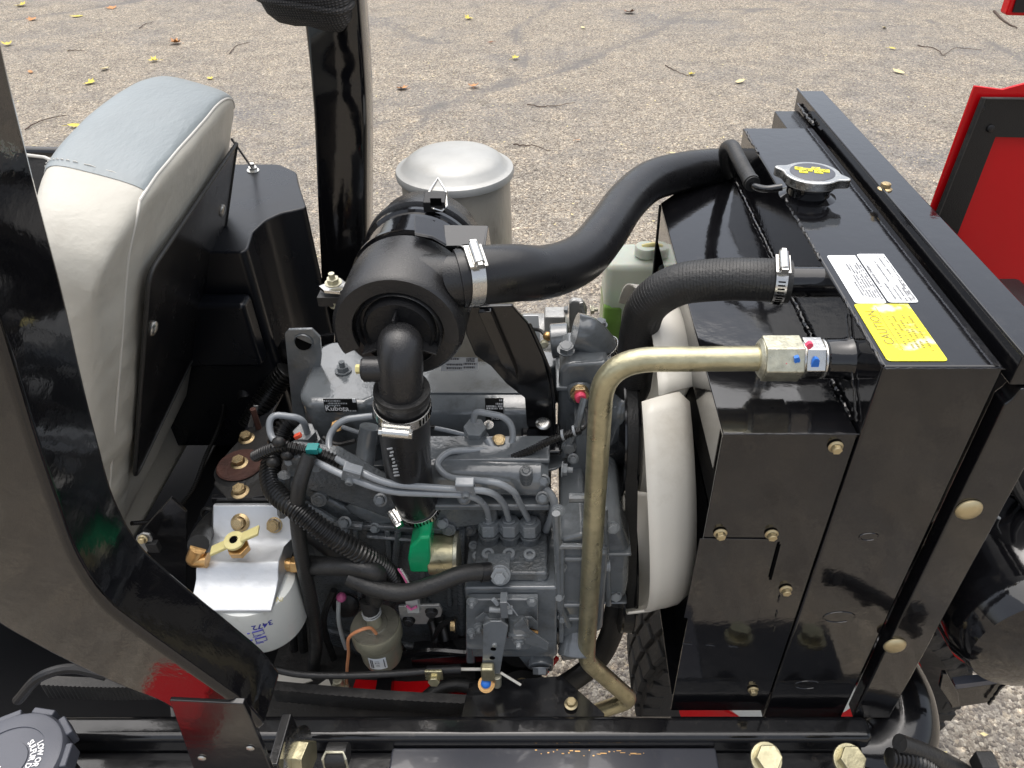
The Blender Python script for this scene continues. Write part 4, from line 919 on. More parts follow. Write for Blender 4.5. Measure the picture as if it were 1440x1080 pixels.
q = PY(704, 806, 0.586); put('union_bolt', MB().cyl(q, q+V((0, -0.008, 0.006)), 0.013, n=20).hexa(q+V((0, -0.006, 0.005)), (0, -0.8, 0.6), 0.0115, 0.008).hexa(q+V((0, -0.013, 0.009)), (0, -0.8, 0.6), 0.0075, 0.008), 'nut_grey', pump, 0.0006)
# governor face plate and levers
gvp = round_poly([PY(u, v, py0-0.0005) for u, v in ((656, 834), (757, 834), (757, 880), (745, 905), (656, 905), (656, 834), (757, 834))], 0.008, 4)[5:]
gov = put('governor_plate', MB().prism(gvp, (0, -0.010, 0)), 'engine_grey', pump, 0.002)
fy = py0-0.0105
for u, v in ((664, 845), (748, 845), (664, 888), (674, 880)): bolt(PY(u, v, fy), (0, -1, 0), 0.0065, 'nut_grey', gov, 'stud' if u < 700 else 'hex')
for u, v, L_ in ((697, 875, .030), (730, 878, .030)):
    p = PY(u, v, fy); put('lever_shaft', MB().cyl(p+V((0, 0, 0.020)), p+V((0, -0.012, -0.004)), 0.0145, 0.0135, 24).cyl(p+V((0, -0.010, -0.003)), p+V((0, -0.016, -0.006)), 0.0155, n=24), 'engine_grey', gov, 0.0008)
    bolt(p+V((0, -0.017, -0.006)), (0, -1, -0.15), 0.0085, 'nut_grey', gov, 'stud')
lv = PY(697, 882, fy-0.021); le_ = PY(690, 945, fy-0.030)
dxl = V((0.0118, 0, 0.0008)); 
put('throttle_lever', MB().prism([lv+V((-0.015, 0, 0.008)), lv+V((-0.005, 0, 0.016)), lv+V((0.008, 0, 0.016)), lv+V((0.016, 0, 0.006)), le_+V((0.012, 0, 0)), le_+V((-0.011, 0, 0))], (0, -0.003, 0)), 'engine_grey', gov, 0.0008)
for k in (0.42, 0.62):
    p = lv+(le_-lv)*k+V((0, -0.0034, 0)); put('lever_hole', MB().cyl(p, p+V((0, -0.0004, 0)), 0.0036), 'dark_slot', gov)
put('stop_lever', MB().prism([PY(u, v, fy-0.018) for u, v in ((722, 880), (735, 870), (745, 887), (772, 905), (770, 915), (738, 905), (726, 895))], (0, 0.003, 0)), 'engine_grey', gov, 0.0008)
put('stop_block', MB().obox(PY(709, 851, fy-0.012), (0.0045, 0, 0), (0, 0.008, 0), (0, 0, 0.016)), 'engine_grey', gov, 0.001)
put('adjusting_screw', MB().cyl(PY(688, 857, fy-0.012), PY(704, 858, fy-0.012), 0.0038).hexa(PY(714, 858, fy-0.012), (1, 0, 0), 0.006, 0.006), 'nut_grey', gov)
put('return_spring', MB().rings([PY(693, 842, fy-0.008), PY(700, 850, fy-0.010)], 0.0022, 0.0008, 0.0016, 8).tube([PY(712, 846, fy-0.014), PY(722, 858, fy-0.014), PY(728, 866, fy-0.012)], 0.0009, 6), 'pipe_grey', gov)
put('lever_arm', MB().prism([PY(u, v, fy-0.006) for u, v in ((668, 869), (680, 860), (690, 867), (688, 872), (676, 871), (670, 874))], (0, -0.002, 0)), 'engine_grey', gov, 0.0005); put('lever_arm', MB().prism([PY(u, v, fy-0.006) for u, v in ((738, 866), (748, 866), (756, 874), (756, 885), (745, 880))], (0, -0.002, 0)), 'engine_grey', gov, 0.0005)
put('rust_spring', MB().rings([PY(742, 887, fy-0.004), PY(756, 890, fy-0.004)], 0.003, 0.001, 0.002, 8), 'brass', gov)
put('pump_foot', MB().prism([PY(u, v, 0.585) for u, v in ((655, 900), (780, 900), (778, 945), (755, 948), (740, 940), (728, 925), (700, 917), (668, 917), (668, 935), (655, 935))], (0, 0.08, 0)), 'engine_grey', pump, 0.004)
q = PY(760, 930, 0.584); put('drain_boss', MB().cyl(q+V((0, 0.02, 0)), q+V((0, -0.006, -0.006)), 0.018), 'engine_grey', pump, 0.002); bolt(q+V((0, -0.006, -0.006)), (0, -1, -0.6), 0.012, 'engine_grey', pump, 'hex')

# gear case and front end
gx0_, gx1_ = px1+0.002, 0.100
gc = put('gear_case', MB().prism([V((x, 0.588, z)) for x, z in ((gx0_, 0.70), (gx0_, 0.905), (0.040, 0.915), (0.048, 0.885), (0.070, 0.880), (0.070, 0.72), (0.05, 0.70))], (0, 0.28, 0)), 'engine_grey', eng, 0.006)
rbm = MB()
for z in (0.868, 0.775, 0.745): rbm.box((gx0_+0.002, 0.583, z), (0.05, 0.60, z+0.007))
rbm.box((gx0_, 0.580, 0.70), (gx0_+0.007, 0.60, 0.90))
put('case_rib', rbm, 'engine_grey', eng, 0.003)
cvr = [(0.046, 0.905), (0.085, 0.905), (0.098, 0.870), (0.102, 0.80), (0.101, 0.765), (0.075, 0.745), (0.046, 0.752)]
put('front_cover', MB().prism([V((x, 0.605, z)) for x, z in cvr], (0, 0.20, 0)), 'engine_grey', eng, 0.010)
put('cover_band', MB().box((0.046, 0.600, 0.858), (0.100, 0.80, 0.863)).box((0.046, 0.602, 0.757), (0.101, 0.80, 0.761)), 'engine_grey', eng, 0.002)
put('sensor_plug', MB().cyl(PY(838, 795, 0.60), PY(857, 795, 0.60), 0.0075).cyl(PY(855, 795, 0.60), PY(858, 795, 0.60), 0.0085), 'pipe_grey', eng, 0.001)
bolt(PY(884, 795, 0.66), (1, 0, 0), 0.012, 'gold_bolt', eng, 'hex')
q = PY(815, 905, 0.585); put('oil_filler_boss', MB().cyl(q+V((0, 0.05, 0.03)), q+V((-0.006, -0.008, -0.018)), 0.022, 0.024, 28).prism([PY(u, v, 0.60) for u, v in ((778, 890), (812, 885), (838, 895), (838, 925), (790, 930))], (0, 0.05, 0)), 'engine_grey', eng, 0.003)
put('case_lug', MB().prism([PY(u, v, 0.592) for u, v in ((780, 858), (812, 849), (816, 875), (780, 885))], (0, 0.03, 0)), 'engine_grey', eng, 0.003)
bolt(PY(790, 862, 0.590), (0, -1, 0), 0.009, 'nut_grey', eng, 'stud'); bolt(PY(789, 797, 0.587), (0, -1, 0), 0.007, 'nut_grey', eng, 'hex')
put('case_bracket', MB().cyl(PZ(770, 647, 0.925), PZ(770, 647, 0.925)+V((0, 0, 0.004)), 0.022), 'engine_grey', eng, 0.002)
bolt(PY(790, 660, 0.65), (1, -.1, 0), 0.009, 'nut_grey', eng, 'stud')
put('gasket_paint', MB().prism([PY(u, v, 0.6868) for u, v in ((783, 722), (790, 730), (788, 745), (782, 765), (781, 800), (778, 800), (777, 745), (776, 728))], (0, -0.002, 0)), 'decal_silver', eng)
# thermostat housing
th = MB(); tb = V((0.040, 0.785, 0)); 
th.prism([V((x, 0.755, z)) for x, z in ((0.008, 0.90), (0.010, 1.030), (0.020, 1.042), (0.070, 1.045), (0.078, 1.03), (0.078, 0.90))], (0, 0.075, 0))
ths = put('thermostat_housing', th, 'engine_grey', eng, 0.006)
put('housing_flange', MB().prism([V((x, 0.752, z)) for x, z in ((0.006, 1.000), (0.078, 1.000), (0.078, 1.007), (0.006, 1.007))], (0, 0.08, 0)), 'engine_grey', eng, 0.002)
bolt(PY(796, 492, 0.775), (0, -0.2, 1), 0.0105, 'engine_grey', ths, 'hex'); bolt(PY(820, 453, 0.82), (0, 0, 1), 0.010, 'engine_grey', ths, 'hex'); bolt(PY(844, 457, 0.82), (0, 0, 1), 0.009, 'engine_grey', ths, 'hex')
put('housing_neck', MB().tube(catmull([PY(808, 466, 0.80), PY(824, 470, 0.80), PY(840, 484, 0.80), PY(850, 497, 0.80)], 6), lambda t: 0.025-0.003*t, 22), 'engine_grey', ths)
clamp(PY(848, 495, 0.80), PY(860, 518, .80)-PY(840, 484, .80), 0.0236, 0.014, up, (-0.5, -1, 0.8), 0.014)
put('housing_neck', MB().cyl(PY(775, 480, 0.84), PY(800, 478, 0.84), 0.024, n=24), 'engine_grey', ths, 0.002)
put('sensor_boss', MB().cyl(PY(815, 545, 0.757), PY(816, 562, 0.742), 0.0175, 0.0145, 24), 'engine_grey', ths, 0.001)
bs = PY(815, 553, 0.736); dr = (PY(817, 563, 0.722)-bs).normalized()
put('sensor_nut', MB().hexa(bs, dr, 0.0125, 0.006).cyl(bs, bs-dr*0.004, 0.012), 'gold_bolt', ths, 0.0008)
put('sensor_cap', MB().cyl(bs+dr*0.005, bs+dr*0.013, 0.0078, 0.0068), 'pink_paint', ths, 0.0015, 'bright pink rubber sensor cap')
put('water_pump', MB().lathe(V((0.02, 0.80, 0.92)), (1, 0, 0), [(0, 0), (0.055, 0.0), (0.062, 0.01), (0.06, 0.035), (0.04, 0.055), (0.03, 0.085)], 36), 'engine_cast', eng)
put('water_outlet', MB().tube(catmull([PY(862, 640, 0.78), PY(868, 605, 0.77), PY(875, 575, 0.76), PY(884, 550, 0.78)], 6), 0.020, 20), 'engine_grey', eng)
wp = MB()
for k in range(9):
    a = R(k*40); wp.obox(V((0.065, 0.80+0.040*math.cos(a), 0.92+0.040*math.sin(a))), (0.022, 0, 0), (0, 0.003, 0), (0, 0, 0.003))
put('pump_fin', wp, 'engine_cast', eng)
for u, v, y in ((800, 628, .70), (840, 680, .70), (852, 655, .72)): bolt(PY(u, v, y), (0, -1, 0.2), 0.009, 'engine_grey', eng, 'hex')
put('case_column', MB().prism([PY(u, v, 0.70) for u, v in ((808, 600), (826, 600), (830, 700), (786, 700), (792, 668), (808, 640))], (0, 0.06, 0)), 'engine_grey', eng, 0.003)
# fan belt and pulleys
belt_path = []
pa, ra = V((0.102, 0.765, 0.925)), 0.092; pb, rbb = V((0.108, 0.705, 0.715)), 0.098
for k in range(25):
    a = R(-12+k*(192/24)); belt_path.append(pa+V((0, math.cos(a)*ra, math.sin(a)*ra)))
for k in range(25):
    a = R(180+k*(168/24)); belt_path.append(pb+V((0, math.cos(a)*rbb, math.sin(a)*rbb)))
bl = MB(); vs2 = []; n = len(belt_path); cm = (pa+pb)/2
for i, p in enumerate(belt_path):
    t = (belt_path[(i+1) % n]-belt_path[i-1]).normalized(); o_ = t.cross(V((1, 0, 0))).normalized()
    if o_.dot(p-cm) < 0: o_ = -o_
    vs2 += [p-V((0.008, 0, 0)), p+V((0.008, 0, 0)), p+V((0.006, 0, 0))-o_*0.008, p-V((0.006, 0, 0))-o_*0.008]
bl.add(vs2, [(i*4+j, i*4+(j+1) % 4, ((i+1) % n)*4+(j+1) % 4, ((i+1) % n)*4+j) for i in range(n) for j in range(4)])
put('fan_belt', bl, 'rubber', eng, 0.0)
def pulley(c, r, name='pulley'):
    return put(name, MB().lathe(c-V((0.012, 0, 0)), (1, 0, 0), [(0, 0), (r*0.4, 0), (r*0.5, 0.006), (r+0.001, 0.002), (r+0.002, 0.0045), (r-0.010, 0.010), (r-0.010, 0.014), (r+0.002, 0.0195), (r+0.001, 0.022), (r*0.5, 0.018), (0, 0.02)], 44), 'black_frame', eng)
pulley(pa, ra); pulley(pb, rbb)
put('fan_spacer', MB().cyl(pa, fc, 0.045), 'black_frame', eng)
# alternator and belt tensioner
al = V((-0.02, 1.00, 0.90)); alt = part('alternator', MB().lathe(V((-0.055, 0.985, 0.905)), (1, 0, 0), [(0, 0), (0.045, 0), (0.055, 0.01), (0.055, 0.075), (0.045, 0.085), (0, 0.085)], 36), 'cast_alu', 'cast aluminium alternator behind the engine')
fn = MB()
for k in range(7):
    fn.box((-0.030, 0.925, 0.93-k*0.008), (0.004, 0.935, 0.9335-k*0.008))
put('cooling_fin', fn, 'steel', alt, 0.0005)
put('alternator_housing', MB().obox(PY(780, 465, 0.96), (0.016, 0, 0), (0, 0.015, 0), (0, 0, 0.035)), 'cast_alu', alt, 0.003)
put('mounting_ear', MB().prism([PY(u, v, 0.97) for u, v in ((800, 426), (806, 422), (820, 424), (826, 436), (822, 470), (800, 470))], (0, 0.012, 0)), 'cast_alu', alt, 0.004)
put('adjusting_arm', MB().bar(PY(817, 425, 0.96), PY(827, 460, 0.95), 0.006, 0.004, (0, -1, 0)), 'steel', alt, 0.001)
bolt(PY(830, 436, 0.965), (1, 0, 0.1), 0.008, 'zinc_nut', alt, 'stud'); bolt(PY(798, 436, 0.965), (-1, 0, 0.1), 0.007, 'nut_grey', alt, 'hex')
put('alternator_label', MB().prism([PY(u, v, 0.925) for u, v in ((736, 444), (757, 444), (760, 480), (748, 485)) ], (0, 0.002, 0)), 'decal_white', alt)
put('lead_wire', MB().tube(catmull([PY(750, 463, 0.92), PY(760, 465, 0.91), PY(768, 472, 0.90), PY(775, 476, 0.90)], 6), 0.0028, 8), 'rubber', alt)
put('terminal', MB().sphere(PY(770, 473, 0.895), 0.007, 8), 'brass', alt); bolt(PY(765, 484, 0.88), (0, -1, 0.5), 0.006, 'zinc_nut', alt, 'hex')
put('idler_cup', MB().cyl(PY(768, 505, 0.84), PY(768, 560, 0.84), 0.020), 'engine_grey', alt, 0.003)

# casting detail over the block, head and gear case
def boss(u, v, y, r, h=0.006, d=(0, -1, 0.25), m_='engine_cast'):
    p = PY(u, v, y); dd_ = V(d).normalized(); put('casting_boss', MB().cyl(p-dd_*0.012, p+dd_*h, r*1.1, r, 20).cyl(p+dd_*h*0.9, p+dd_*(h+0.0015), r*0.62, n=16), m_, eng, 0.0012)
for a_ in ((470, 770, .643, .015), (590, 850, .643, .017), (620, 905, .643, .012), (450, 700, .640, .010), (585, 720, .640, .009), (632, 742, .640, .009), (660, 742, .66, .010), (505, 905, .643, .012)): boss(*a_)
for a_ in ((640, 640, .70, .010), (520, 615, .71, .009), (600, 640, .69, .012), (460, 650, .66, .010), (575, 600, .72, .009), (740, 668, .64, .008)): boss(*a_, h=0.010, d=(0, -0.2, 1))
for u, v, y in ((408, 648, .645), (445, 655, .638), (598, 735, .638), (622, 735, .638), (484, 745, .640), (527, 742, .640), (785, 718, .60), (826, 735, .60), (826, 845, .592), (786, 838, .582), (862, 742, .603), (866, 838, .603), (848, 648, .70), (806, 645, .69), (668, 741, .69), (612, 690, .640)):
    bolt(PY(u, v, y), (0, -0.9, 0.45), 0.0072, 'nut_grey', eng, random.choice(('flange', 'hex')))
for P_, r_ in (([(404, 700, .64), (440, 715, .638), (475, 735, .636), (510, 740, .636)], .006), ([(560, 745, .640), (556, 790, .638), (552, 850, .640)], .005), ([(648, 745, .645), (648, 800, .643), (650, 890, .643)], .006), ([(596, 745, .640), (592, 760, .640), (640, 764, .640)], .004), ([(400, 668, .645), (398, 700, .645), (402, 760, .645), (410, 800, .65)], .008), ([(440, 880, .642), (520, 900, .642), (640, 915, .642)], .006)):
    put('casting_rib', MB().tube(catmull([PY(*q) for q in P_], 6), r_, 10), 'engine_cast', eng)
for P_, r_ in (([(782, 722, .585), (784, 760, .584), (786, 850, .584), (800, 880, .585)], .005), ([(786, 768, .583), (830, 768, .583)], .004), ([(800, 700, .60), (830, 700, .60)], .006), ([(850, 715, .605), (852, 760, .603), (856, 850, .603)], .004), ([(792, 640, .70), (812, 600, .70), (822, 560, .72)], .005)):
    put('casting_rib', MB().tube([PY(*q) for q in P_], r_, 10), 'engine_grey', eng)
# glow plug leads, breather and small lines tucked behind
for P_, r_, m_ in (([(560, 610, .72), (600, 600, .73), (650, 612, .72), (700, 640, .70)], .0025, 'rubber'), ([(455, 615, .70), (475, 625, .69), (500, 620, .69)], .003, 'rubber'), ([(640, 870, .61), (620, 880, .62), (600, 930, .64)], .004, 'rubber'), ([(470, 830, .63), (455, 870, .62), (470, 930, .64)], .005, 'rubber'), ([(560, 925, .60), (600, 915, .60), (655, 918, .60)], .006, 'black_frame')):
    put('small_lead', MB().tube(catmull([PY(*q) for q in P_], 6), r_, 8), m_, loom if False else eng)
put('dipstick', MB().tube([PY(575, 925, .63), PY(560, 900, .63), PY(552, 880, .64)], .003, 8), 'steel', eng)
put('harness_tray', MB().prism([PY(u, v, .60) for u, v in ((578, 928), (655, 922), (657, 935), (580, 938))], (0, 0.03, 0)), 'black_frame', eng, 0.001)

# --- injection lines
R_L = 0.0042
def line(pts, r=R_L, m='pipe_grey', name='injection_line', label=None, rc=0.022, parent=None, n=12):
    P_ = round_poly([PY(u, v, y) for u, v, y in pts], rc, 8)
    return put(name, MB().tube(P_, r, n), m, parent or inj, 0, label)
inj = part('injection_line', MB().tube(round_poly([PY(u, v, y) for u, v, y in ((432, 608, .70), (426, 588, .695), (378, 582, .69), (380, 618, .67), (490, 672, .61), (545, 692, .598), (665, 696, .600), (684, 712, .620), (688, 735, .645))], 0.025, 8), R_L, 14), 'pipe_grey', 'grey steel injection lines looping over the engine', 0)
line([(524, 585, .695), (480, 590, .69), (462, 612, .68), (463, 640, .655), (500, 660, .612), (545, 681, .598), (640, 688, .600), (690, 690, .605), (708, 706, .62), (716, 732, .645)])
line([(666, 592, .70), (668, 578, .70), (720, 588, .70), (722, 632, .685), (630, 634, .665), (612, 652, .65), (628, 672, .625), (700, 678, .612), (722, 690, .615), (743, 730, .645)])
line([(686, 618, .69), (700, 645, .67), (740, 674, .65), (770, 690, .64), (780, 705, .635), (776, 728, .645), (768, 745, .655)], 0.0055)
def saddle(u, v, y, tilt=0):
    c = PY(u, v, y); r_ = V((math.cos(tilt), 0, math.sin(tilt))); u_ = V((-math.sin(tilt)*0.8, -0.35, 0.9)).normalized()
    n_ = r_.cross(u_).normalized()
    if n_.y > 0: n_ = -n_
    put('line_clip', MB().obox(c+n_*0.005, r_*0.0105, u_*0.0145, n_*0.0010).obox(c-n_*0.004, r_*0.0105, u_*0.0145, n_*0.0010).obox(c+u_*0.0145, r_*0.0105, u_*0.0010, n_*0.005), 'pipe_grey', inj, 0.0012)
    bolt(c+n_*0.006-u_*0.006, n_, 0.0055, 'nut_grey', inj, 'socket', 'clip_screw')
saddle(495, 665, 0.612, -0.4); saddle(655, 684, 0.602, 0)
# injectors
for u, v, y in ((430, 612, .705), (668, 606, .705)):
    p = PY(u, v, y); 
    put('injector', MB().hexa(p-V((0, 0, 0.004)), (0.05, -0.25, 1), 0.0145, 0.014).hexa(p-V((0, -0.006, 0.026)), (0.05, -0.25, 1), 0.0165, 0.020).cyl(p-V((0, -0.01, 0.05)), p-V((0, -0.006, 0.026)), 0.0175), 'nut_grey', inj, 0.001)
bolt(PY(702, 622, 0.69), (0.1, -0.5, 1), 0.0105, 'gold_bolt', eng); bolt(PY(687, 598, 0.715), (0, -0.3, 1), 0.006, 'steel', eng, 'stud'); bolt(PY(474, 600, 0.715), (0, -0.3, 1), 0.008, 'brass', eng)
# thin loom along the head
loom = part('wiring_loom', MB().rings(catmull([PY(560, 640, .68), PY(610, 648, .665), PY(660, 653, .66), PY(700, 650, .66), PY(740, 636, .665), PY(780, 617, .67), PY(818, 605, .675)], 8), 0.0042, 0.0010, 0.0035, 10), 'conduit', 'black ribbed wiring conduit running over the engine', 0)
fat = catmull([PY(410, 590, .72), PY(398, 605, .71), PY(388, 632, .69), PY(380, 660, .665), PY(386, 690, .63), PY(415, 715, .60), PY(460, 750, .585), PY(510, 780, .585), PY(545, 805, .60), PY(560, 835, .61)], 8)
put('wiring_conduit', MB().rings(fat, 0.0110, 0.0020, 0.0055, 16), 'conduit', loom)
put('wiring_conduit', MB().rings(catmull([PY(358, 642, .655), PY(375, 634, .65), PY(400, 628, .645), PY(430, 634, .645), PY(455, 640, .645), PY(480, 652, .64)], 8), 0.0058, 0.0014, 0.0042, 10), 'conduit', loom)
for u, v in ((392, 622), (404, 640), (384, 650)):
    c = PY(u, v, .64); put('tape_wrap', MB().sphere(c, 0.008, 7, (1, .8, .9)), 'rubber', loom)
put('connector', MB().obox(PY(419, 613, .655), (0.004, 0, 0.002), (0, 0.003, 0), (-0.001, 0, 0.0025)), 'orange_plastic', loom, 0.001)
put('connector', MB().obox(PY(440, 631, .64), (0.007, 0, 0), (0, 0.006, 0), (0, 0, 0.004)).cyl(PY(446, 632, .64), PY(452, 635, .64), 0.003), 'teal_plastic', loom, 0.001)
put('cable_tie', MB().obox(PY(388, 624, .645), (0.004, 0, 0.002), (0, 0.003, 0), (0, 0, 0.003)), 'clear_grey', loom, 0.0005)
put('pick_wire', MB().tube(catmull([PY(818, 605, .675), PY(826, 595, .69), PY(824, 575, .71), PY(820, 570, .72)], 6), 0.0018, 8), 'rubber', loom)
for u, v in ((790, 612), (806, 606)): put('cable_tie', MB().lathe(PY(u, v, .672), (1, 0, .3), [(0.0058, 0), (0.0068, 0), (0.0068, 0.003), (0.0058, 0.003)], 14), 'pipe_grey', loom)

# --- fuel hoses
fh = part('fuel_hose', MB().tube(catmull([PY(430, 795, .60), PY(470, 796, .585), PY(505, 798, .575), PY(528, 805, .575), PY(530, 820, .58), PY(526, 845, .60)], 8), 0.0115, 18), 'rubber', 'black fuel hose between filter, feed pump and injection pump', 0)
put('hose_run', MB().tube(catmull([PY(490, 812, .57), PY(530, 828, .562), PY(570, 833, .56), PY(610, 822, .565), PY(650, 807, .575), PY(690, 803, .585)], 8), 0.0108, 18), 'rubber', fh)
put('hose_run', MB().tube(catmull([PY(435, 640, .63), PY(422, 680, .61), PY(418, 720, .60), PY(424, 780, .59), PY(438, 850, .59), PY(445, 900, .60), PY(440, 945, .62)], 8), 0.0088, 16), 'rubber', fh)
put('hose_run', MB().tube(catmull([PY(325, 715, .675), PY(300, 733, .655), PY(285, 752, .62), PY(279, 766, .59)], 8), 0.0125, 16), 'rubber', fh)
put('hose_run', MB().tube(catmull([PY(435, 745, .64), PY(480, 780, .63), PY(520, 800, .62)], 6), 0.013, 16), 'rubber', fh)
put('crimp_band', MB().cyl(PY(428, 796, .60), PY(441, 796, .597), 0.0128), 'black_plastic', fh); put('crimp_band', MB().cyl(PY(676, 805, .581), PY(687, 804, .584), 0.0118), 'black_plastic', fh)
put('brass_elbow', MB().tube(round_poly([PY(279, 770, .588), PY(272, 787, .585), PY(292, 788, .585)], 0.004, 4), 0.0095, 16), 'brass', fh, 0.001)
q = PY(411, 794, .60); put('brass_nut', MB().hexa(q, (1, 0, 0), 0.0115, 0.012).cyl(q-V((0.01, 0, 0)), q, 0.0085), 'brass', fh, 0.001)

# --- fuel filter and its bracket
fbk_prof = [(.655, .897), (.648, .900), (.622, .868), (.612, .863), (.588, .8635), (.580, .858), (.573, .849), (.560, .843), (.536, .838), (.536, .834), (.60, .834), (.655, .85)]
xl, xr = PY(304, 720, .65).x, PY(413, 726, .65).x
fb_ = MB().prism([V((xl+ (0.0 if y > 0.62 else -0.008), y, z)) for y, z in fbk_prof], (xr-xl+0.004, 0, 0))
flt = part('fuel_filter', MB().lathe(V((-0.372, 0.583, 0.834)), (0, 0, -1), [(0, 0), (0.043, 0), (0.0505, 0.003), (0.0515, 0.008), (0.0515, 0.078), (0.048, 0.0845), (0.044, 0.087), (0, 0.088)], 64), 'white_can', 'white spin on fuel filter with blue printing', 0)
fbo = put('filter_head', fb_, 'aluminium', flt, 0.0025, 'bare aluminium filter head with two gold bolts')
put('head_backing', MB().box((xl-0.004, 0.656, 0.84), (xr-0.012, 0.664, 0.904)), 'black_frame', flt, 0.001)
nrmp = V((0, -0.776, 0.63)); 
for u, v in ((338, 735), (387, 738)): bolt(PY(u, v, 0.634), nrmp, 0.0118, 'gold_bolt', flt)
for u, v in ((345, 712), (395, 715)): bolt(PY(u, v, 0.660), (0, 0.1, 1), 0.0095, 'pale_bolt', flt, 'hex')
yc = PY(334, 770, 0.590)
yh = MB().lathe(yc+V((0, 0, 0.010)), (0, -.25, 1), [(0.004, 0.0), (0.012, 0.0), (0.0125, 0.006), (0.005, 0.007)], 24); dd = V((0.026, 0.006, 0.010))
yh.obox(yc+dd*0.72+V((0, 0, 0.0125)), dd*0.42, V((-0.0012, 0.007, 0)), V((0, 0, 0.0025))).obox(yc-dd*0.72+V((0, 0, 0.0125)), dd*0.42, V((-0.0012, 0.007, 0)), V((0, 0, 0.0025)))
put('valve_handle', yh, 'yellow_handle', flt, 0.0015); put('valve_nut', MB().hexa(yc+V((0.002, 0, -0.004)), (0, -.2, 1), 0.0135, 0.010), 'brass', flt, 0.0008)
put('handle_hole', MB().cyl(yc+V((0, -0.002, 0.0150)), yc+V((0, -0.0022, 0.0175)), 0.0042), 'dark_slot', flt)
def wrapc(u0, v0, size_rot):
    """wrap flat lettering round the filter can; u0: angle (deg from -y), v0: height; text upside down"""
    def f(x, y):
        a = R(u0)-x/0.0518; rr = 0.0519
        return V((-0.372+math.sin(a)*rr, 0.583-math.cos(a)*rr, v0-y))
    return f
text('3472', 0.0125, None, (-1, 0, 0), (0, 0, -1), 'ink_blue', flt, wrap=wrapc(37, 0.812, 0), squash=1.0, font_bold=0.0002)
ic = MB()
def fpt(a, z): return V((-0.372+math.sin(R(a))*0.0520, 0.583-math.cos(R(a))*0.0520, z))
def fline(seq, r=0.0004): ic.tube([fpt(a, z) for a, z in seq], r, 5)
for zc, op in ((0.797, 0), (0.783, 1)):
    fline([(8, zc+0.003), (14, zc+0.0035), (22, zc+0.004)], 0.0010)
    fline([(8, zc+0.003), (8, zc-0.005)]); fline([(22, zc+0.004), (22, zc-0.004)]); fline([(8, zc-0.005), (15, zc-0.0045), (22, zc-0.004)]); fline([(1, zc+0.001), (4, zc+0.0012)], 0.0009)
    fline([(6, zc-0.007), (11, zc-0.0075), (13, zc-0.006), (17, zc-0.007)], 0.0004)
fline([(-30, .803), (-26, .800), (-22, .797)], 0.0008); fline([(-42, .815), (-37, .810)], 0.0008); fline([(-24, .795), (-16, .793)], 0.0004); fline([(-16, .793), (-13, .784)], 0.0004); fline([(-24, .795), (-23, .786)], 0.0004)
fline([(-9, .790), (-5, .787)], 0.0012); fline([(-2.0, .782)]+[(-7+7*math.cos(t*.6), .776+.004*math.sin(t*.6)) for t in range(10)], 0.0003)
put('printed_picture', ic, 'ink_blue', flt)
a0 = V((PY(394, 833, .548).x, 0.552, 0.8420)); text('IN', 0.0085, a0, (-1, 0, 0), (0, -0.979, -0.204), 'ink_brown', flt, name='stamped_lettering')
# --- engine mount at left with gold bolts and rusty washer
mt = part('engine_mount', MB().prism([PZ(u, v, 0.905) for u, v in ((352, 600), (405, 598), (410, 690), (352, 700), (318, 700), (300, 680), (316, 640))], (0, 0, -0.006)), 'dusty_black', 'black engine mount plate with gold bolts and rusty washer', 0.002)
for u, v, r in ((347, 617, .0108), (338, 692, .0112)): bolt(PZ(u, v, 0.9055), (0, -0.1, 1), r, 'gold_bolt', mt)
wq = PZ(338, 655, 0.906); put('rusty_washer', MB().lathe(wq, (0, 0, 1), [(0, 0), (0.028, 0), (0.030, 0.002), (0.028, 0.004), (0, 0.005)], 32), 'rust', mt, 0, 'round rusty washer under a gold bolt'); put('rubber_ring', MB().lathe(wq+V((0.002, -0.004, -0.003)), (0, 0, 1), [(0.026, 0), (0.034, 0.001), (0.034, 0.002), (0.026, 0.003)], 32), 'rubber', mt)
bolt(wq+V((0, 0, 0.004)), (0, -0.1, 1), 0.0112, 'gold_bolt', mt)
put('threaded_stud', MB().cyl(PZ(364, 602, 0.905), PZ(364, 602, 0.905)+V((0, 0, 0.035)), 0.004), 'rust', mt); put('strip', MB().bar(PZ(352, 600, 0.905), PZ(352, 600, 0.905)+V((0.012, 0.01, 0.03)), 0.003, 0.006), 'cast_alu', mt)

# --- starter solenoid, green cap
q = PY(604, 780, 0.625); sol = part('starter_solenoid', MB().cyl(PY(605, 779, .625), PY(643, 779, .625), 0.0262, n=40), 'zinc_yellow', 'plated solenoid with bright green protective cap', 0.0015)
put('solenoid_rim', MB().cyl(PY(640, 779, .625), PY(646, 779, .625), 0.030, n=40), 'zinc_nut', sol, 0.001)
gcx = [PY(605, 755, .60), PY(590, 756, .60), PY(576, 770, .60), PY(573, 788, .60), PY(576, 806, .60), PY(605, 806, .60)]
put('green_cap', MB().prism(gcx, (0, 0.05, 0)), 'green_cap', sol, 0.004, 'bright green plastic cap')
# wires below it
for k, (m_, off) in enumerate((('magenta_plastic', 0), ('clear_grey', 3), ('rubber', 6))):
    put('lead_wire', MB().tube(catmull([PY(560+off, 800, .60), PY(568+off, 812, .59), PY(573+off, 822, .585)], 6), 0.0014, 8), m_, sol)
put('grey_plug', MB().obox(PY(580, 845, .575), (0.008, 0, 0), (0, 0.005, 0), (0, 0, 0.020)), 'clear_grey', sol, 0.0015); put('plug_ring', MB().tube([PY(572, 852, .568), PY(578, 857, .567), PY(586, 853, .568)], 0.0018, 8), 'magenta_plastic', sol)
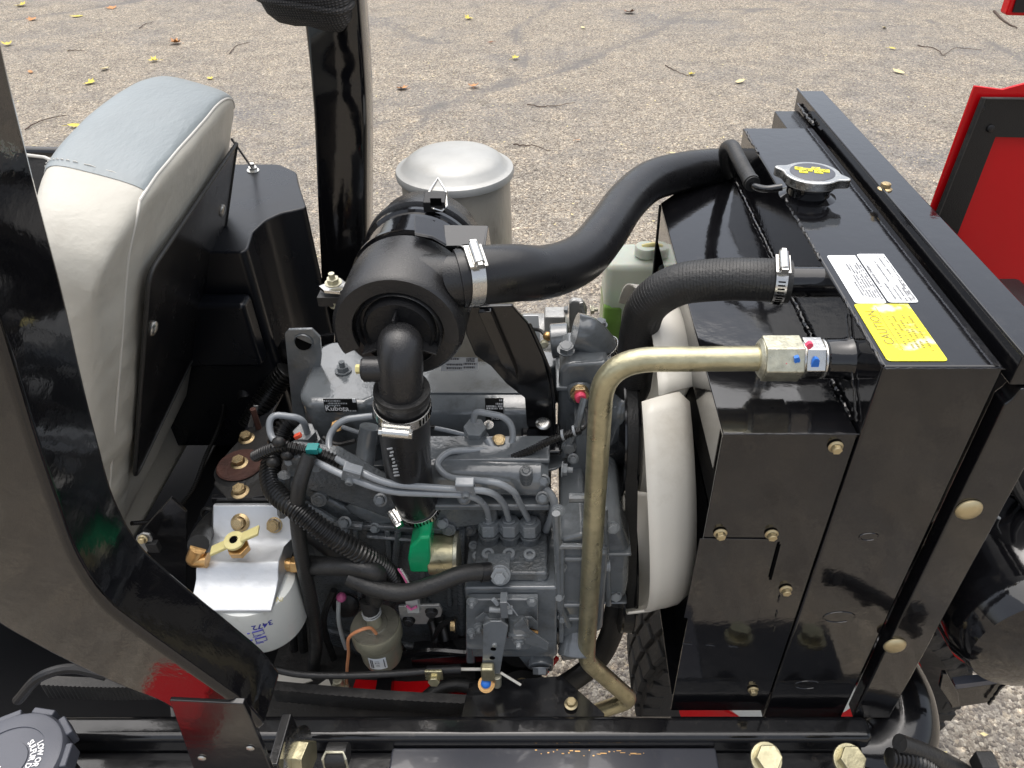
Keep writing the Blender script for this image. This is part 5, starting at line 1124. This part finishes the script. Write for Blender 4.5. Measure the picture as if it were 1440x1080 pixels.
# --- feed pump (12 V)
fpx = V((PY(530, 885, .59).x, 0.588, 0)); 
fp = part('feed_pump', MB().lathe(V((fpx.x, fpx.y, PY(530, 879, .588).z)), (0.03, -0.05, -1), [(0.0, 0.002), (0.020, 0.002), (0.0325, 0.0), (0.0335, 0.002), (0.0335, 0.022), (0.031, 0.026), (0.0285, 0.028), (0.0275, 0.060), (0.025, 0.070), (0.014, 0.076), (0, 0.077)], 48), 'pump_plastic', 'small yellowish electric fuel feed pump with orange wire', 0)
ft = V((fpx.x, fpx.y, PY(530, 879, .588).z)); put('pump_top', MB().lathe(ft+V((0, 0, 0.002)), (0, 0, 1), [(0.0, 0.0025), (0.016, 0.0025), (0.017, 0.001), (0.031, 0.0005), (0.032, -0.002)], 44), 'pump_top', fp)
put('pump_neck', MB().cyl(ft+V((0, 0, 0.0)), ft+V((-0.002, 0.004, 0.024)), 0.0105, 0.0085, 20), 'pump_plastic', fp, 0.001)
put('pump_hose', MB().tube([ft+V((-0.002, 0.004, 0.020)), ft+V((-0.004, 0.006, 0.045)), PY(526, 845, .60)], 0.0115, 18), 'rubber', fp)
put('spring_band', MB().rings([ft+V((-0.002, 0.004, 0.018)), ft+V((-0.003, 0.005, 0.026))], 0.0118, 0.001, 0.004, 18), 'clear_grey', fp)
put('orange_wire', MB().tube(catmull([PY(529, 891, .57), PY(520, 883, .565), PY(507, 886, .56), PY(492, 895, .56), PY(490, 920, .57), PY(488, 945, .57), PY(492, 968, .575), PY(525, 976, .58)], 8), 0.0022, 8), 'orange_wire', fp)
put('blue_connector', MB().obox(PY(527, 974, .58), (0.006, 0, 0), (0, 0.004, 0), (0, 0, 0.005)).cyl(PY(531, 976, .58), PY(537, 980, .58), 0.003), 'blue_plastic', fp, 0.001)
lq = MB(); cpt = []
def pw(a, z): return V((ft.x+0.0015+math.sin(R(a))*0.0287, ft.y-0.002-math.cos(R(a))*0.0287, z))
zl = ft.z-0.044; g_ = 6
for k in range(g_+1): 
    a = -22+k*8.0; cpt += [pw(a, zl+0.0125), pw(a, zl-0.0125)]
lb = put('pump_label', MB().add(cpt, [(2*k, 2*k+1, 2*k+3, 2*k+2) for k in range(g_)]), 'decal_white', fp)
def wp_(x, y):
    a = 2+ (y/0.0287)*57.3*1.0; return pw(a, zl+0.008-x)+V((0, -0.0005, 0))
text('12 V', 0.0085, None, (0, 0, -1), (1, 0, 0), 'decal_ink', lb, wrap=lambda x, y: wp_(x, y-0.003), squash=0.85)
fl_ = MB()
for a in (-16, -11, 20):
    z = zl-0.009
    while z < zl+0.009: l = 0.0015+random.random()*0.002; fl_.tube([pw(a, z)+V((0, -0.0004, 0)), pw(a, z+l)+V((0, -0.0004, 0))], 0.0007, 4); z += l+0.001
put('fine_print', fl_, 'decal_ink', lb, kind='stuff')
pb_ = part('pump_bracket', MB().prism([PY(u, v, .60) for u, v in ((560, 853), (618, 851), (622, 858), (620, 868), (604, 870), (600, 878), (568, 878), (562, 868))], (0, 0.004, 0)), 'cast_alu', 'grey metal bracket holding the feed pump', 0.0012)
for u, v in ((575, 872), (607, 860)): bolt(PY(u, v, .5995), (0, -1, 0.2), 0.008, 'black_frame', pb_, 'hex')
put('gold_nut', MB().hexa(PY(427, 850, .60), (-1, -.2, 0), 0.011, 0.010).cyl(PY(428, 850, .60), PY(424, 850, .60), 0.013), 'gold_bolt', fbo, 0.0008)
# grey wire behind
put('pink_terminal', MB().sphere(PY(480, 840, .62), 0.007, 8), 'magenta_plastic', loom); put('terminal_boot', MB().lathe(PY(487, 850, .635), (0, -1, .3), [(0, 0), (0.018, 0), (0.019, 0.004), (0.012, 0.008), (0, 0.008)], 24), 'rubber', loom)
put('grey_wire', MB().tube(catmull([PY(476, 845, .615), PY(476, 870, .61), PY(481, 895, .61), PY(487, 912, .61)], 6), 0.0030, 8), 'grey_wire', loom)
for dx in (0, 18): put('wiring_conduit', MB().rings(catmull([PY(606+dx*0.7, 870, .63), PY(612+dx*.8, 895, .63), PY(607+dx, 925, .64)], 6), 0.0055, 0.0012, 0.0035, 10), 'conduit', loom)
bolt(PY(640, 880, .60), (-1, 0, 0), 0.008, 'gold_bolt', eng, 'hex')
for x_, r_ in ((412, .006), (425, .007)): put('drain_tube', MB().tube([PY(x_-4, 830, .64), PY(x_+4, 945, .66)], r_, 10), 'rubber', fh)

# --- control cable
cab = part('throttle_cable', MB().tube(catmull([PY(372, 938, .53), PY(420, 948, .53), PY(480, 950, .535), PY(540, 948, .54), PY(600, 944, .545)], 8), 0.0045, 12), 'rubber', 'black throttle cable running to the pump lever', 0)
put('cable_end', MB().cyl(PY(600, 943, .545), PY(648, 941, .55), 0.0062), 'black_plastic', cab); put('cable_rod', MB().cyl(PY(648, 941, .55), PY(680, 941, .552), 0.0022), 'white_plastic', cab)
cq = PY(611, 946, .54); put('cable_clamp', MB().obox(cq+V((0, -0.004, 0.002)), (0.0115, 0, 0), (0, 0.002, 0), (0, 0, 0.010)).hexa(cq+V((0, -0.006, -0.006)), (0, -1, 0.2), 0.008, 0.006), 'zinc_yellow', cab, 0.001)
le2 = PY(686, 945, .530); put('swivel', MB().obox(le2, (0.0085, 0, 0), (0, 0.006, 0), (0, 0, 0.014)), 'zinc_yellow', cab, 0.003); put('swivel', MB().cyl(PY(699, 950, .535), PY(699, 963, .535), 0.006), 'zinc_nut', cab, 0.001)
put('link_rod', MB().cyl(PY(704, 946, .535), PY(732, 963, .53), 0.0018), 'white_plastic', cab)
for p, m_ in ((PY(684, 962, .53), 'blue_paint'),): bolt(p, (0, -.6, 1), 0.010, 'brass', cab, 'hex'); put('painted_bolt', MB().sphere(p+V((0, -0.003, 0.007)), 0.0068, 8), m_, cab, 0, 'bolt head daubed bright blue')

# --- front mount below the pump
fm = part('vibration_mount', MB().lathe(PY(733, 975, .56)-V((0, 0, 0.05)), (0, 0, 1), [(0.05, 0.0), (0.048, 0.03), (0.040, 0.034), (0.038, 0.046), (0, 0.048)], 44), 'rubber', 'round black rubber mount with gold bolt under the pump', 0)
bolt(PY(734, 966, .556), (0, -.2, 1), 0.012, 'gold_bolt', fm)
put('mount_bracket', MB().prism([PZ(u, v, 0.655) for u, v in ((660, 960), (790, 950), (850, 1003), (850, 1040), (640, 1040))], (0, 0, -0.005)), 'black_frame', fm, 0.001)
put('mount_column', MB().prism([PY(u, v, .60) for u, v in ((668, 915), (762, 915), (762, 960), (690, 985), (668, 960))], (0, 0.02, 0)), 'black_frame', fm, 0.002)
bolt(PZ(803, 990, 0.660), (0, 0, 1), 0.009, 'pale_bolt', fm)
put('crank_guard', MB().tube(catmull([PY(868, 850, .68), PY(858, 895, .66), PY(838, 930, .64), PY(800, 960, .62), PY(770, 975, .62)], 6), 0.018, 16, flat=0.5), 'rubber', fm)

# --- red chassis seen through the gaps
ch = part('red_chassis', MB().prism([PZ(u, v, 0.60) for u, v in ((500, 955), (575, 958), (640, 955), (700, 960), (690, 985), (490, 985))], (0, 0, -0.01)), 'red_paint', 'bright red chassis plate seen below the engine', 0.001)
put('sump_tray', MB().box((-0.42, 0.504, 0.56), (-0.02, 1.05, 0.57)), 'dusty_black', ch)
put('chassis_rib', MB().prism([PZ(u, v, 0.602) for u, v in ((538, 940), (556, 940), (552, 985), (530, 985))], (0, 0, 0.02)), 'black_frame', ch)
put('chassis_pipe', MB().tube(catmull([PZ(596, 985, 0.61), PZ(615, 970, 0.615), PZ(640, 963, .615), PZ(672, 968, .615)], 6), 0.010, 12), 'rubber', ch)
put('chassis_edge', MB().prism([PY(u, v, .66) for u, v in ((765, 945), (782, 925), (786, 928), (768, 950))], (0, 0.004, 0)).prism([PY(u, v, .64) for u, v in ((795, 985), (812, 975), (815, 984), (797, 996))], (0, 0.004, 0)), 'red_paint', ch)
put('chassis_bolt', MB().cyl(PZ(480, 972, 0.60), PZ(480, 972, 0.60)+V((0, 0, 0.012)), 0.013).cyl(PZ(480, 972, 0.60)+V((0, 0, 0.01)), PZ(480, 972, 0.60)+V((0, 0, 0.03)), 0.007), 'zinc_nut', ch, 0.001)
put('bare_metal', MB().prism([PZ(u, v, 0.598) for u, v in ((375, 945), (430, 950), (440, 958), (420, 964), (380, 962))], (0, 0, 0.002)).prism([PZ(u, v, 0.60) for u, v in ((440, 970), (462, 955), (466, 965), (455, 985), (430, 980))], (0, 0, 0.003)), 'white_plastic', ch)
# block between mount and chassis (dark sump side)
put('sump', MB().box((-0.30, 0.68, 0.47), (-0.02, 0.90, 0.5)), 'black_frame', ch)

# --- near frame rail
rl = part('frame_rail', MB().box((-1.3, 0.468, 0.575), (0.412, 0.502, 0.664)), 'black_frame', 'long black frame rail along the bottom', 0.010)
pan = [PY(u, v, 0.440) for u, v in ((525, 1047), (1025, 1052), (1028, 1130), (520, 1130))]
zr = PY(700, 1050, 0.467).z
put('side_cover', MB().box((PY(525, 1047, .42).x, 0.34, zr-0.012), (PY(1027, 1050, .43).x, 0.4675, zr-0.002)), 'cover_satin', rl, 0.003)
put('rail_ledge', MB().box((-0.9, 0.36, zr-0.030), (0.412, 0.4675, zr-0.015)), 'black_frame', rl, 0.002)
sc = MB(); 
for k in range(22):
    x = -0.02+k*0.0065+random.random()*0.004; y = 0.456+random.random()*0.008; sc.obox(V((x, y, zr-0.0017)), (0.0006+random.random()**2*0.0035, 0, 0), (0, 0.0003+random.random()*0.0004, 0), (0, 0, 0.0002))
put('rust_scratch', sc, 'brass', rl)
for u, v in ((1077, 1066), (1193, 1068)):
    p = PY(u, v, .43); put('big_bolt', MB().cyl(p+V((0, 0, -0.002)), p+V((0, -0.002, 0.003)), 0.019).hexa(p+V((0, -0.002, 0.002)), (0, -0.35, 1), 0.0155, 0.016), 'zinc_yellow', rl, 0.0012)
q = PY(415, 1065, .42); put('big_washer', MB().lathe(q, (1, -0.15, 0.1), [(0.010, 0), (0.034, 0), (0.035, 0.003), (0.025, 0.006), (0.010, 0.006)], 36), 'steel', rl); put('big_nut', MB().hexa(q+V((0.004, 0, 0)), (1, -.15, .1), 0.021, 0.014), 'zinc_yellow', rl, 0.001)
put('washer_plate', MB().obox(q+V((-0.008, 0, 0.0)), (0.006, 0, 0), (0, 0.03, 0), (0, 0, 0.045)), 'black_frame', rl, 0.002)
q = PY(475, 1062, .42); put('rubber_clip', MB().cyl(q-V((0.012, 0, 0)), q+V((0.012, 0, 0)), 0.014), 'rubber', rl, 0.001); put('clip_strap', MB().tube([q+V((-0.013, -.012, -0.008)), q+V((-0.013, -0.010, 0.012)), q+V((-0.010, -0.004, 0.016)), q+V((0.010, -0.004, 0.016)), q+V((0.013, -0.010, 0.012)), q+V((0.013, -.012, -0.008))], 0.0018, 8), 'zinc_nut', rl)
# ribbed strap along the rail
strap = MB(); 
def strapseg(u0, u1, v0, v1, y):
    n = 60; P_ = []
    A, B = PY(u0, v0, y), PY(u1, v1, y)
    for i in range(n+1):
        p = A+(B-A)*(i/n); P_.append(p+V((0, 0, -0.004*math.sin(i/n*math.pi))))
    vs2 = []
    for i, p in enumerate(P_):
        r = 0.0012 if i % 2 else 0; vs2 += [p+V((0, -0.006-r, 0)), p+V((0, -0.008-r, -0.026)), p+V((0, 0.006, -0.026)), p+V((0, 0.006, 0))]
    strap.add(vs2, [(i*4+j, i*4+(j+1) % 4, (i+1)*4+(j+1) % 4, (i+1)*4+j) for i in range(n) for j in range(4)]+[(0, 1, 2, 3), tuple(range(n*4, n*4+4))])
strapseg(384, 662, 963, 983, .53); strapseg(60, 240, 956, 958, .50)
part('ribbed_strap', strap, 'dusty_black', 'dusty black ribbed rubber strap along the frame rail', 0)
# --- bottom left: fuel cap, opening, odd brackets
fcz = 0.70; fcc = PZ(6, 1072, fcz+0.03)
tank = part('fuel_tank', MB().box((-1.0, 0.20, 0.40), (-0.33, 0.455, 0.600)), 'black_plastic', 'black fuel tank shell at the lower left', 0.02)
cp = put('fuel_cap', MB().lathe(fcc-V((0, 0, 0.03)), (0, 0, 1), [(0.0, 0), (0.060, 0), (0.062, 0.004), (0.062, 0.024), (0.059, 0.029), (0.056, 0.030), (0.0420, 0.030), (0.0415, 0.0285), (0.0240, 0.0285), (0.0235, 0.0300), (0.0, 0.0300)], 72), 'cap_grey', tank, 0, 'dark grey fuel cap with white lettering')
gr = MB()
for k in range(10):
    a = R(k*36+10); d = V((math.cos(a), math.sin(a), 0)); t_ = V((-d.y, d.x, 0)); gr.obox(fcc+d*0.064-V((0, 0, 0.016)), t_*0.014, d*0.004, V((0, 0, 0.012)))
put('cap_grip', gr, 'cap_grey', cp, 0.002)
def arc(rad_, start):
    def f(x, y):
        a = R(start)-x/rad_; rr = rad_+y; return fcc+V((math.cos(a)*rr, math.sin(a)*rr, -0.0006))
    return f
text('LOW OR ULTRA-LOW', 0.0088, None, (1, 0, 0), (0, 1, 0), 'ink_white', cp, wrap=arc(0.0338, 42), squash=0.82, font_bold=0.0003)
text('SULFUR DIESEL', 0.0088, None, (1, 0, 0), (0, 1, 0), 'ink_white', cp, wrap=arc(0.0262, 58), squash=0.82, font_bold=0.0003)
text('F', 0.016, fcc+V((-0.008, -0.016, 0.0003)), (1, 0, 0), (0, 1, 0), 'ink_white', cp, font_bold=0.0004)
put('tank_neck', MB().cyl(V((fcc.x, fcc.y, 0.58)), V((fcc.x, fcc.y, 0.70)), 0.05), 'black_plastic', tank)
opn = PZ(205, 1075, 0.602); put('round_opening', MB().lathe(opn, (0, 0, 1), [(0.022, -0.002), (0.023, 0.006), (0.030, 0.007), (0.032, -0.002)], 36), 'black_paint', tank); put('opening_floor', MB().cyl(opn-V((0, 0, 0.002)), opn+V((0, 0, 0.0005)), 0.0225), 'dark_slot', tank)
bolt(PZ(226, 1024, 0.64), (0, -.3, 1), 0.008, 'zinc_nut', tank, 'hex'); bolt(PZ(112, 1062, 0.61), (0, -.3, 1), 0.007, 'zinc_nut', tank, 'hex')
put('tank_lip', MB().tube(catmull([PY(25, 985, .46), PY(60, 950, .47), PY(100, 940, .48), PY(150, 950, .48)], 6), 0.006, 10), 'black_plastic', tank)
put('tank_bracket', MB().prism([PZ(u, v, 0.615) for u, v in ((238, 990), (252, 990), (268, 1100), (250, 1100))], (0, 0, -0.004)), 'black_frame', tank, 0.001)

# --- right end: elbow casting, cross lever, tyre, dark hood foot
el2 = catmull([V((0.400, 0.478, 0.600)), V((0.432, 0.479, 0.602)), V((0.462, 0.496, 0.610)), V((0.476, 0.535, 0.62)), V((0.474, 0.60, 0.62)), V((0.46, 0.70, 0.60))], 8)
elb = part('cast_elbow', MB().tube(el2, lambda t: 0.043+0.006*math.sin(t*math.pi), 28), 'black_frame', 'rough black cast elbow at the right end of the rail', 0)
lvr = PY(1290, 985, .52)
put('lever_plate', MB().prism([PY(u, v, .50) for u, v in ((1326, 948), (1332, 948), (1348, 975), (1350, 992), (1340, 994), (1322, 968))], (0, 0.006, 0)), 'black_paint', elb, 0.001)
put('lever_plate', MB().prism([PY(u, v, .505) for u, v in ((1343, 969), (1404, 961), (1414, 965), (1390, 988), (1338, 996))], (0, 0.008, 0)), 'black_frame', elb, 0.001); put('lever_edge', MB().prism([PY(u, v, .503) for u, v in ((1343, 963), (1402, 956), (1404, 961), (1344, 969))], (0, 0.010, 0)), 'cap_grey', elb)
weld(PY(1411, 962, .50), PY(1390, 990, .50), 0.003, elb)
# wheel: tyre + rim, axle across the machine
wc = V((0.455, 0.815, 0.300)); WR = 0.300; WW = 0.11
tp = [(WR-0.080, -WW*0.8), (WR-0.050, -WW*0.98), (WR-0.03, -WW), (WR-0.012, -WW*0.92), (WR-0.004, -WW*0.70), (WR, 0), (WR-0.004, WW*0.70), (WR-0.012, WW*0.92), (WR-0.03, WW), (WR-0.05, WW*0.98), (WR-0.080, WW*0.8)]
whl = part('wheel', MB().lathe(wc, (0, 1, 0), tp, 72), 'tyre_rubber', 'black block tread tyre on red wheel below the radiator', 0, angle=60)
tr = MB()
NB = 44
for k in range(NB):
    for row, (yy, hw) in enumerate(((-0.075, 0.019), (-0.028, 0.020), (0.022, 0.020), (0.070, 0.019))):
        a = 2*math.pi*(k+(row % 2)*0.5)/NB; rr = WR-0.001-(0.004 if abs(yy) > 0.06 else 0)
        d = V((math.cos(a), 0, math.sin(a))); t_ = V((-d.z, 0, d.x)); sk = 0.25*(1 if row < 2 else -1)
        tr.obox(wc+d*rr+V((0, yy, 0)), (V((0, 1, 0))*hw+t_*sk*hw), t_*0.0165, d*0.006)
    for sgn in (-1, 1):
        a = 2*math.pi*(k+0.25)/NB; d = V((math.cos(a), 0, math.sin(a))); t_ = V((-d.z, 0, d.x))
        tr.obox(wc+d*(WR-0.028)+V((0, sgn*WW*0.97, 0)), V((0, 0.004, 0)), t_*0.012, d*0.016)
put('tread_block', tr, 'tyre_rubber', whl, 0.002, kind='stuff')
put('rim', MB().lathe(wc, (0, 1, 0), [(WR-0.080, -WW*0.8), (WR-0.090, -WW*0.75), (WR-0.13, -WW*0.4), (0.10, -WW*0.35), (0.08, -WW*0.5), (0, -WW*0.5)], 48), 'red_paint', whl)
put('rim_hub', MB().lathe(wc+V((0, -WW*0.5, 0)), (0, -1, 0), [(0, 0.02), (0.13, 0.02), (0.15, 0.0)], 32), 'white_can', whl)
wc2 = wc+V((0, -0.0, 0))
part('red_reflector', MB().box((-0.67, 0.0, 0.36), (-0.56, 0.10, 0.45)), 'red_paint', 'unseen red block added to reflect in the near post', 0.01)  # out-of-view block, added so the near post picks up a red reflection
# --- open hood
hy = 0.95
hpx = [(1372, 121), (1405, 125), (1425, 118), (1450, 112), (1700, 118), (1700, 700), (1200, 690), (1200, 560)]
ho = [PY(u, v, hy) for u, v in ((1371, 121), (1410, 126), (1440, 118), (1470, 112), (1640, 116), (1560, 760), (1140, 760))]
hood = part('open_hood', MB().prism(ho, (0.0, 0.005, 0)), 'red_paint', 'red hood swung open beside the radiator, inside facing out', 0.001)
fi = [PY(u, v, hy-0.001) for u, v in ((1383, 138), (1640, 146), (1555, 740), (1138, 760))]; fo = [PY(u, v, hy-0.001) for u, v in ((1398, 191), (1600, 196), (1520, 700), (1200, 700))]
frm = MB()
for k in range(4):
    frm.prism([fi[k], fi[(k+1) % 4], fo[(k+1) % 4], fo[k]], (0, -0.004, 0))
hf = put('inner_frame', frm, 'black_plastic', hood, 0, 'black frame on the inside of the hood')
put('frame_seal', MB().tube([PY(u, v, hy-0.006) for u, v in ((1640, 142), (1383, 138), (1138, 757))], 0.0035, 8), 'dusty_black', hood)
for u, v in ((1379, 153), (1393, 181)): bolt(PY(u, v, hy-0.006), (0, -1, 0), 0.005, 'black_plastic', hood, 'dome', 'rivet')
# dark lower hood body nearer the camera
lo = part('lower_hood', MB().prism([PY(u, v, .60) for u, v in ((1375, 650), (1440, 560), (1600, 560), (1600, 930), (1420, 905), (1400, 866), (1353, 784), (1345, 700))], (0, 0.25, 0)), 'black_plastic', 'black and dark red lower end of the open hood', 0.006)
oc = PY(1401, 716, .598); put('lamp_recess', MB().lathe(oc, (0, -1, 0), [(0.0, -0.0), (0.022, 0.0005), (0.026, 0.004), (0.030, 0.005), (0.033, 0.0)], 32), 'black_paint', lo); 
put('latch_wire', MB().tube(catmull([PY(1396, 706, .585), PY(1398, 722, .585), PY(1406, 730, .585), PY(1414, 742, .585)], 5), 0.0020, 8).sphere(PY(1398, 741, .585), 0.0045, 7).sphere(PY(1410, 745, .585), 0.0045, 7), 'clear_grey', lo)
put('cable_run', MB().tube(catmull([PY(1418, 660, .59), PY(1430, 690, .59), PY(1460, 730, .59)], 5), 0.006, 10), 'rubber', lo)
bw = MB(); bpts = []
cb = PY(1490, 930, .46)
for k in range(40):
    a = 2*math.pi*k/40; bpts.append(cb+V((math.cos(a)*0.092, 0, math.sin(a)*0.110)))
put('rounded_nose', MB().lathe(cb+V((0, 0.16, 0)), (0, -1, 0), [(0.0, 0.155), (0.05, 0.153), (0.085, 0.140), (0.098, 0.115), (0.102, 0.07), (0.102, 0.0)], 56), 'black_paint', lo)
# second hood corner at top right
part('mirror_corner', MB().prism([PY(u, v, 1.9) for u, v in ((1424, -10), (1414, 20), (1417, 22), (1500, 24), (1500, -10))], (0, 0.03, 0)), 'red_paint', 'red trimmed black corner piece at the upper right', 0.004)
put('corner_inner', MB().prism([PY(u, v, 1.899) for u, v in ((1432, -12), (1423, 17), (1500, 18), (1500, -12))], (0, -0.004, 0)), 'black_plastic', bpy.data.objects['mirror_corner'])
# lower right black hoses near bottom edge
part('lower_hose', MB().tube(catmull([PY(1265, 1045, .40), PY(1300, 1058, .40), PY(1345, 1080, .40), PY(1380, 1100, .40)], 6), 0.010, 14), 'rubber', 'black hose at the bottom right corner', 0)
put('ribbed_hose', MB().rings(catmull([PY(1250, 1066, .39), PY(1290, 1072, .39), PY(1320, 1095, .39)], 6), 0.009, 0.002, 0.005, 12), 'conduit', bpy.data.objects['lower_hose'])
part('rubber_stop', MB().obox(PY(1384, 1075, .40), (0.010, 0, 0), (0, 0.01, 0), (0, 0, 0.012)), 'rubber', 'small black rubber block at the bottom right', 0.002)

# ------------------------------------------------------------------ leaves and twigs
def leaf_mesh(kind, w, curl):
    n = 5; outline = []
    if kind == 'lobed':
        base_ = [(0, -.5), (.18, -.28), (.48, -.34), (.36, -.08), (.5, .12), (.26, .14), (.16, .32), (0, .52), (-.14, .30), (-.28, .16), (-.5, .10), (-.34, -.10), (-.46, -.32), (-.16, -.26)]
    else:
        base_ = [(0, -.5), (.14, -.36), (.23, -.12), (.22, .12), (.12, .34), (0, .52), (-.13, .34), (-.23, .10), (-.22, -.14), (-.12, -.38)]
    mb = MB(); vs2 = [V((0, 0, 0))]+[V((x*w, y*w, 0)) for x, y in base_]
    for v in vs2: v.z = 0.004+curl*w*((v.x/w)**2*1.8+(v.y/w)**2*0.7)+random.random()*0.002
    m_ = len(base_); mb.add(vs2, [(0, 1+k, 1+(k+1) % m_) for k in range(m_)])
    mb.tube([V((0, -.5*w, 0.005)), V((0.05*w, -.68*w, 0.006)), V((0.02*w, -.85*w, 0.003))], 0.0012, 5)
    return mb
LV = [((128, 117), 'lobed', .075, 'leaf_yellow', 'bright yellow leaf left of the seat back'), ((246, 61), 'lobed', .10, 'leaf_orange', 'large curled orange leaf above the seat back'), ((216, 86), 'lobed', .07, 'leaf_yellow', 'yellow leaf just below the orange leaf'),
      ((11, 63), 'lobed', .075, 'leaf_yellow', 'yellow leaf at the far left edge'), ((108, 24), 'oval', .10, 'leaf_yellow', 'yellow leaf left of the post, near the top edge'), ((31, 8), 'lobed', .10, 'leaf_yellow', 'pale yellow leaf in the top left corner'),
      ((157, 12), 'lobed', .09, 'leaf_orange', 'small orange leaf at the top edge'), ((46, 28), 'lobed', .08, 'leaf_orange', 'dull orange leaf near the upper left'), ((147, 98), 'oval', .08, 'leaf_pale', 'faded tan leaf beside the yellow one'),
      ((43, 102), 'oval', .06, 'leaf_orange', 'little tan leaf at left'), ((295, 111), 'lobed', .045, 'leaf_yellow', 'small leaf just above the seat top'), ((106, 178), 'oval', .075, 'leaf_yellow', 'yellow leaf beside a long twig left of the seat'),
      ((565, 125), 'lobed', .08, 'leaf_orange', 'orange leaf right of the black post'), ((666, 122), 'lobed', .07, 'leaf_orange', 'orange leaf above the muffler'), ((658, 27), 'lobed', .075, 'leaf_yellow', 'yellow leaf near the top centre'),
      ((725, 82), 'lobed', .055, 'leaf_yellow', 'bright yellow leaf on the dark crack'), ((1040, 116), 'oval', .08, 'leaf_pale', 'pale yellow leaf left of the radiator top'), ((973, 105), 'lobed', .05, 'leaf_yellow', 'yellow leaf at the end of a twig'),
      ((820, 40), 'oval', .06, 'leaf_pale', 'faded leaf near the top, right of centre'), ((1243, 40), 'oval', .07, 'leaf_pale', 'pale leaf near the long crack'), ((1255, 69), 'oval', .06, 'leaf_yellow', 'yellow leaf beside a forked twig'),
      ((1263, 102), 'oval', .09, 'leaf_pale', 'pale yellow leaf above the radiator strip'), ((885, 18), 'lobed', .11, 'leaf_brown', 'brown leaf near the top edge'), ((812, 198), 'oval', .035, 'leaf_orange', 'tiny orange leaf above the intake hose'), ((945, 216), 'oval', .035, 'leaf_pale', 'tiny pale leaf beside the intake hose'),
      ((1420, 16), 'oval', .10, 'leaf_orange', 'orange leaf at the upper right corner'), ((612, 218), 'oval', .03, 'leaf_orange', 'tiny orange leaf left of the muffler'), ((690, 60), 'oval', .05, 'leaf_brown', 'small brown leaf near the top crack'), ((300, 178), 'oval', .05, 'leaf_pale', 'faded leaf right of the seat top'), ((465, 160), 'oval', .04, 'leaf_pale', 'tan speck of leaf by the post')]
for (u, v), k, w, m_, lab in LV:
    w *= 1.15; mb = leaf_mesh(k, w, 0.35+random.random()*0.4); me_ = mb.mesh('fallen_leaf', 60); o = put('fallen_leaf', me_, m_)
    o.location = PZ(u, v, 0.004); o.rotation_euler = (random.uniform(-.2, .2), random.uniform(-.2, .2), random.random()*6.3); tag(o, lab, 'leaf', 'leaves fallen on the asphalt')
TW = [([(35, 182), (60, 170), (95, 162)], 'long curved twig left of the seat back'), ([(196, 40), (205, 34), (216, 31)], 'short dark twig above the orange leaf'), ([(322, 76), (335, 64), (352, 60)], 'thin twig left of the black post'), ([(742, 148), (770, 150), (808, 145)], 'twig above and right of the muffler'),
      ([(722, 204), (748, 205), (774, 212)], 'dark twig right of the muffler lid'), ([(935, 92), (950, 100), (968, 107)], 'twig ending at a yellow leaf'), ([(1290, 64), (1318, 70), (1326, 78), (1345, 68), (1380, 70)], 'forked twig above the hood'), ([(1398, 16), (1412, 30), (1430, 40)], 'dark leathery strip at the upper right'),
      ([(115, 205), (125, 200), (140, 196)], 'short twig beside the seat'), ([(95, 72), (108, 71), (118, 72)], 'small straight twig near the yellow leaves')]
for pts, lab in TW:
    P_ = catmull([PZ(u, v, 0.006) for u, v in pts], 6); c0 = P_[len(P_)//2].copy(); 
    P2 = [p-c0+V((random.uniform(-.004, .004), random.uniform(-.006, .006), random.uniform(0, .006))) for p in P_]; wv = 0.0042 if 'strip' not in lab else 0.012
    o = put('twig', MB().tube(P2, lambda t: wv*(1-0.6*t), 6), 'twig_bark'); o.location = c0; tag(o, lab, 'twig', 'twigs on the asphalt')
# litter of leaf crumbs
db = MB()
for k in range(900):
    u = random.uniform(-50, 1500); v = random.uniform(-60, 420) if k < 700 else random.uniform(420, 1080); p = PZ(u, v, 0.0)
    if p.y > 12 or abs(p.x) > 7.4: continue
    w = random.uniform(0.003, 0.011); a = random.random()*6.3; d = V((math.cos(a), math.sin(a), 0)); t_ = V((-d.y, d.x, 0))
    z = V((0, 0, 0.009+random.random()*0.003)); db.add([p+z-d*w, p+z+t_*w*0.6, p+z+d*w+V((0, 0, .003)), p+z-t_*w*0.6], [(0, 1, 2, 3)])
lit = put('leaf_litter', db, 'leaf_pale', kind='stuff'); tag(lit, 'tiny crumbs of dry leaf scattered over the asphalt', 'leaf litter')
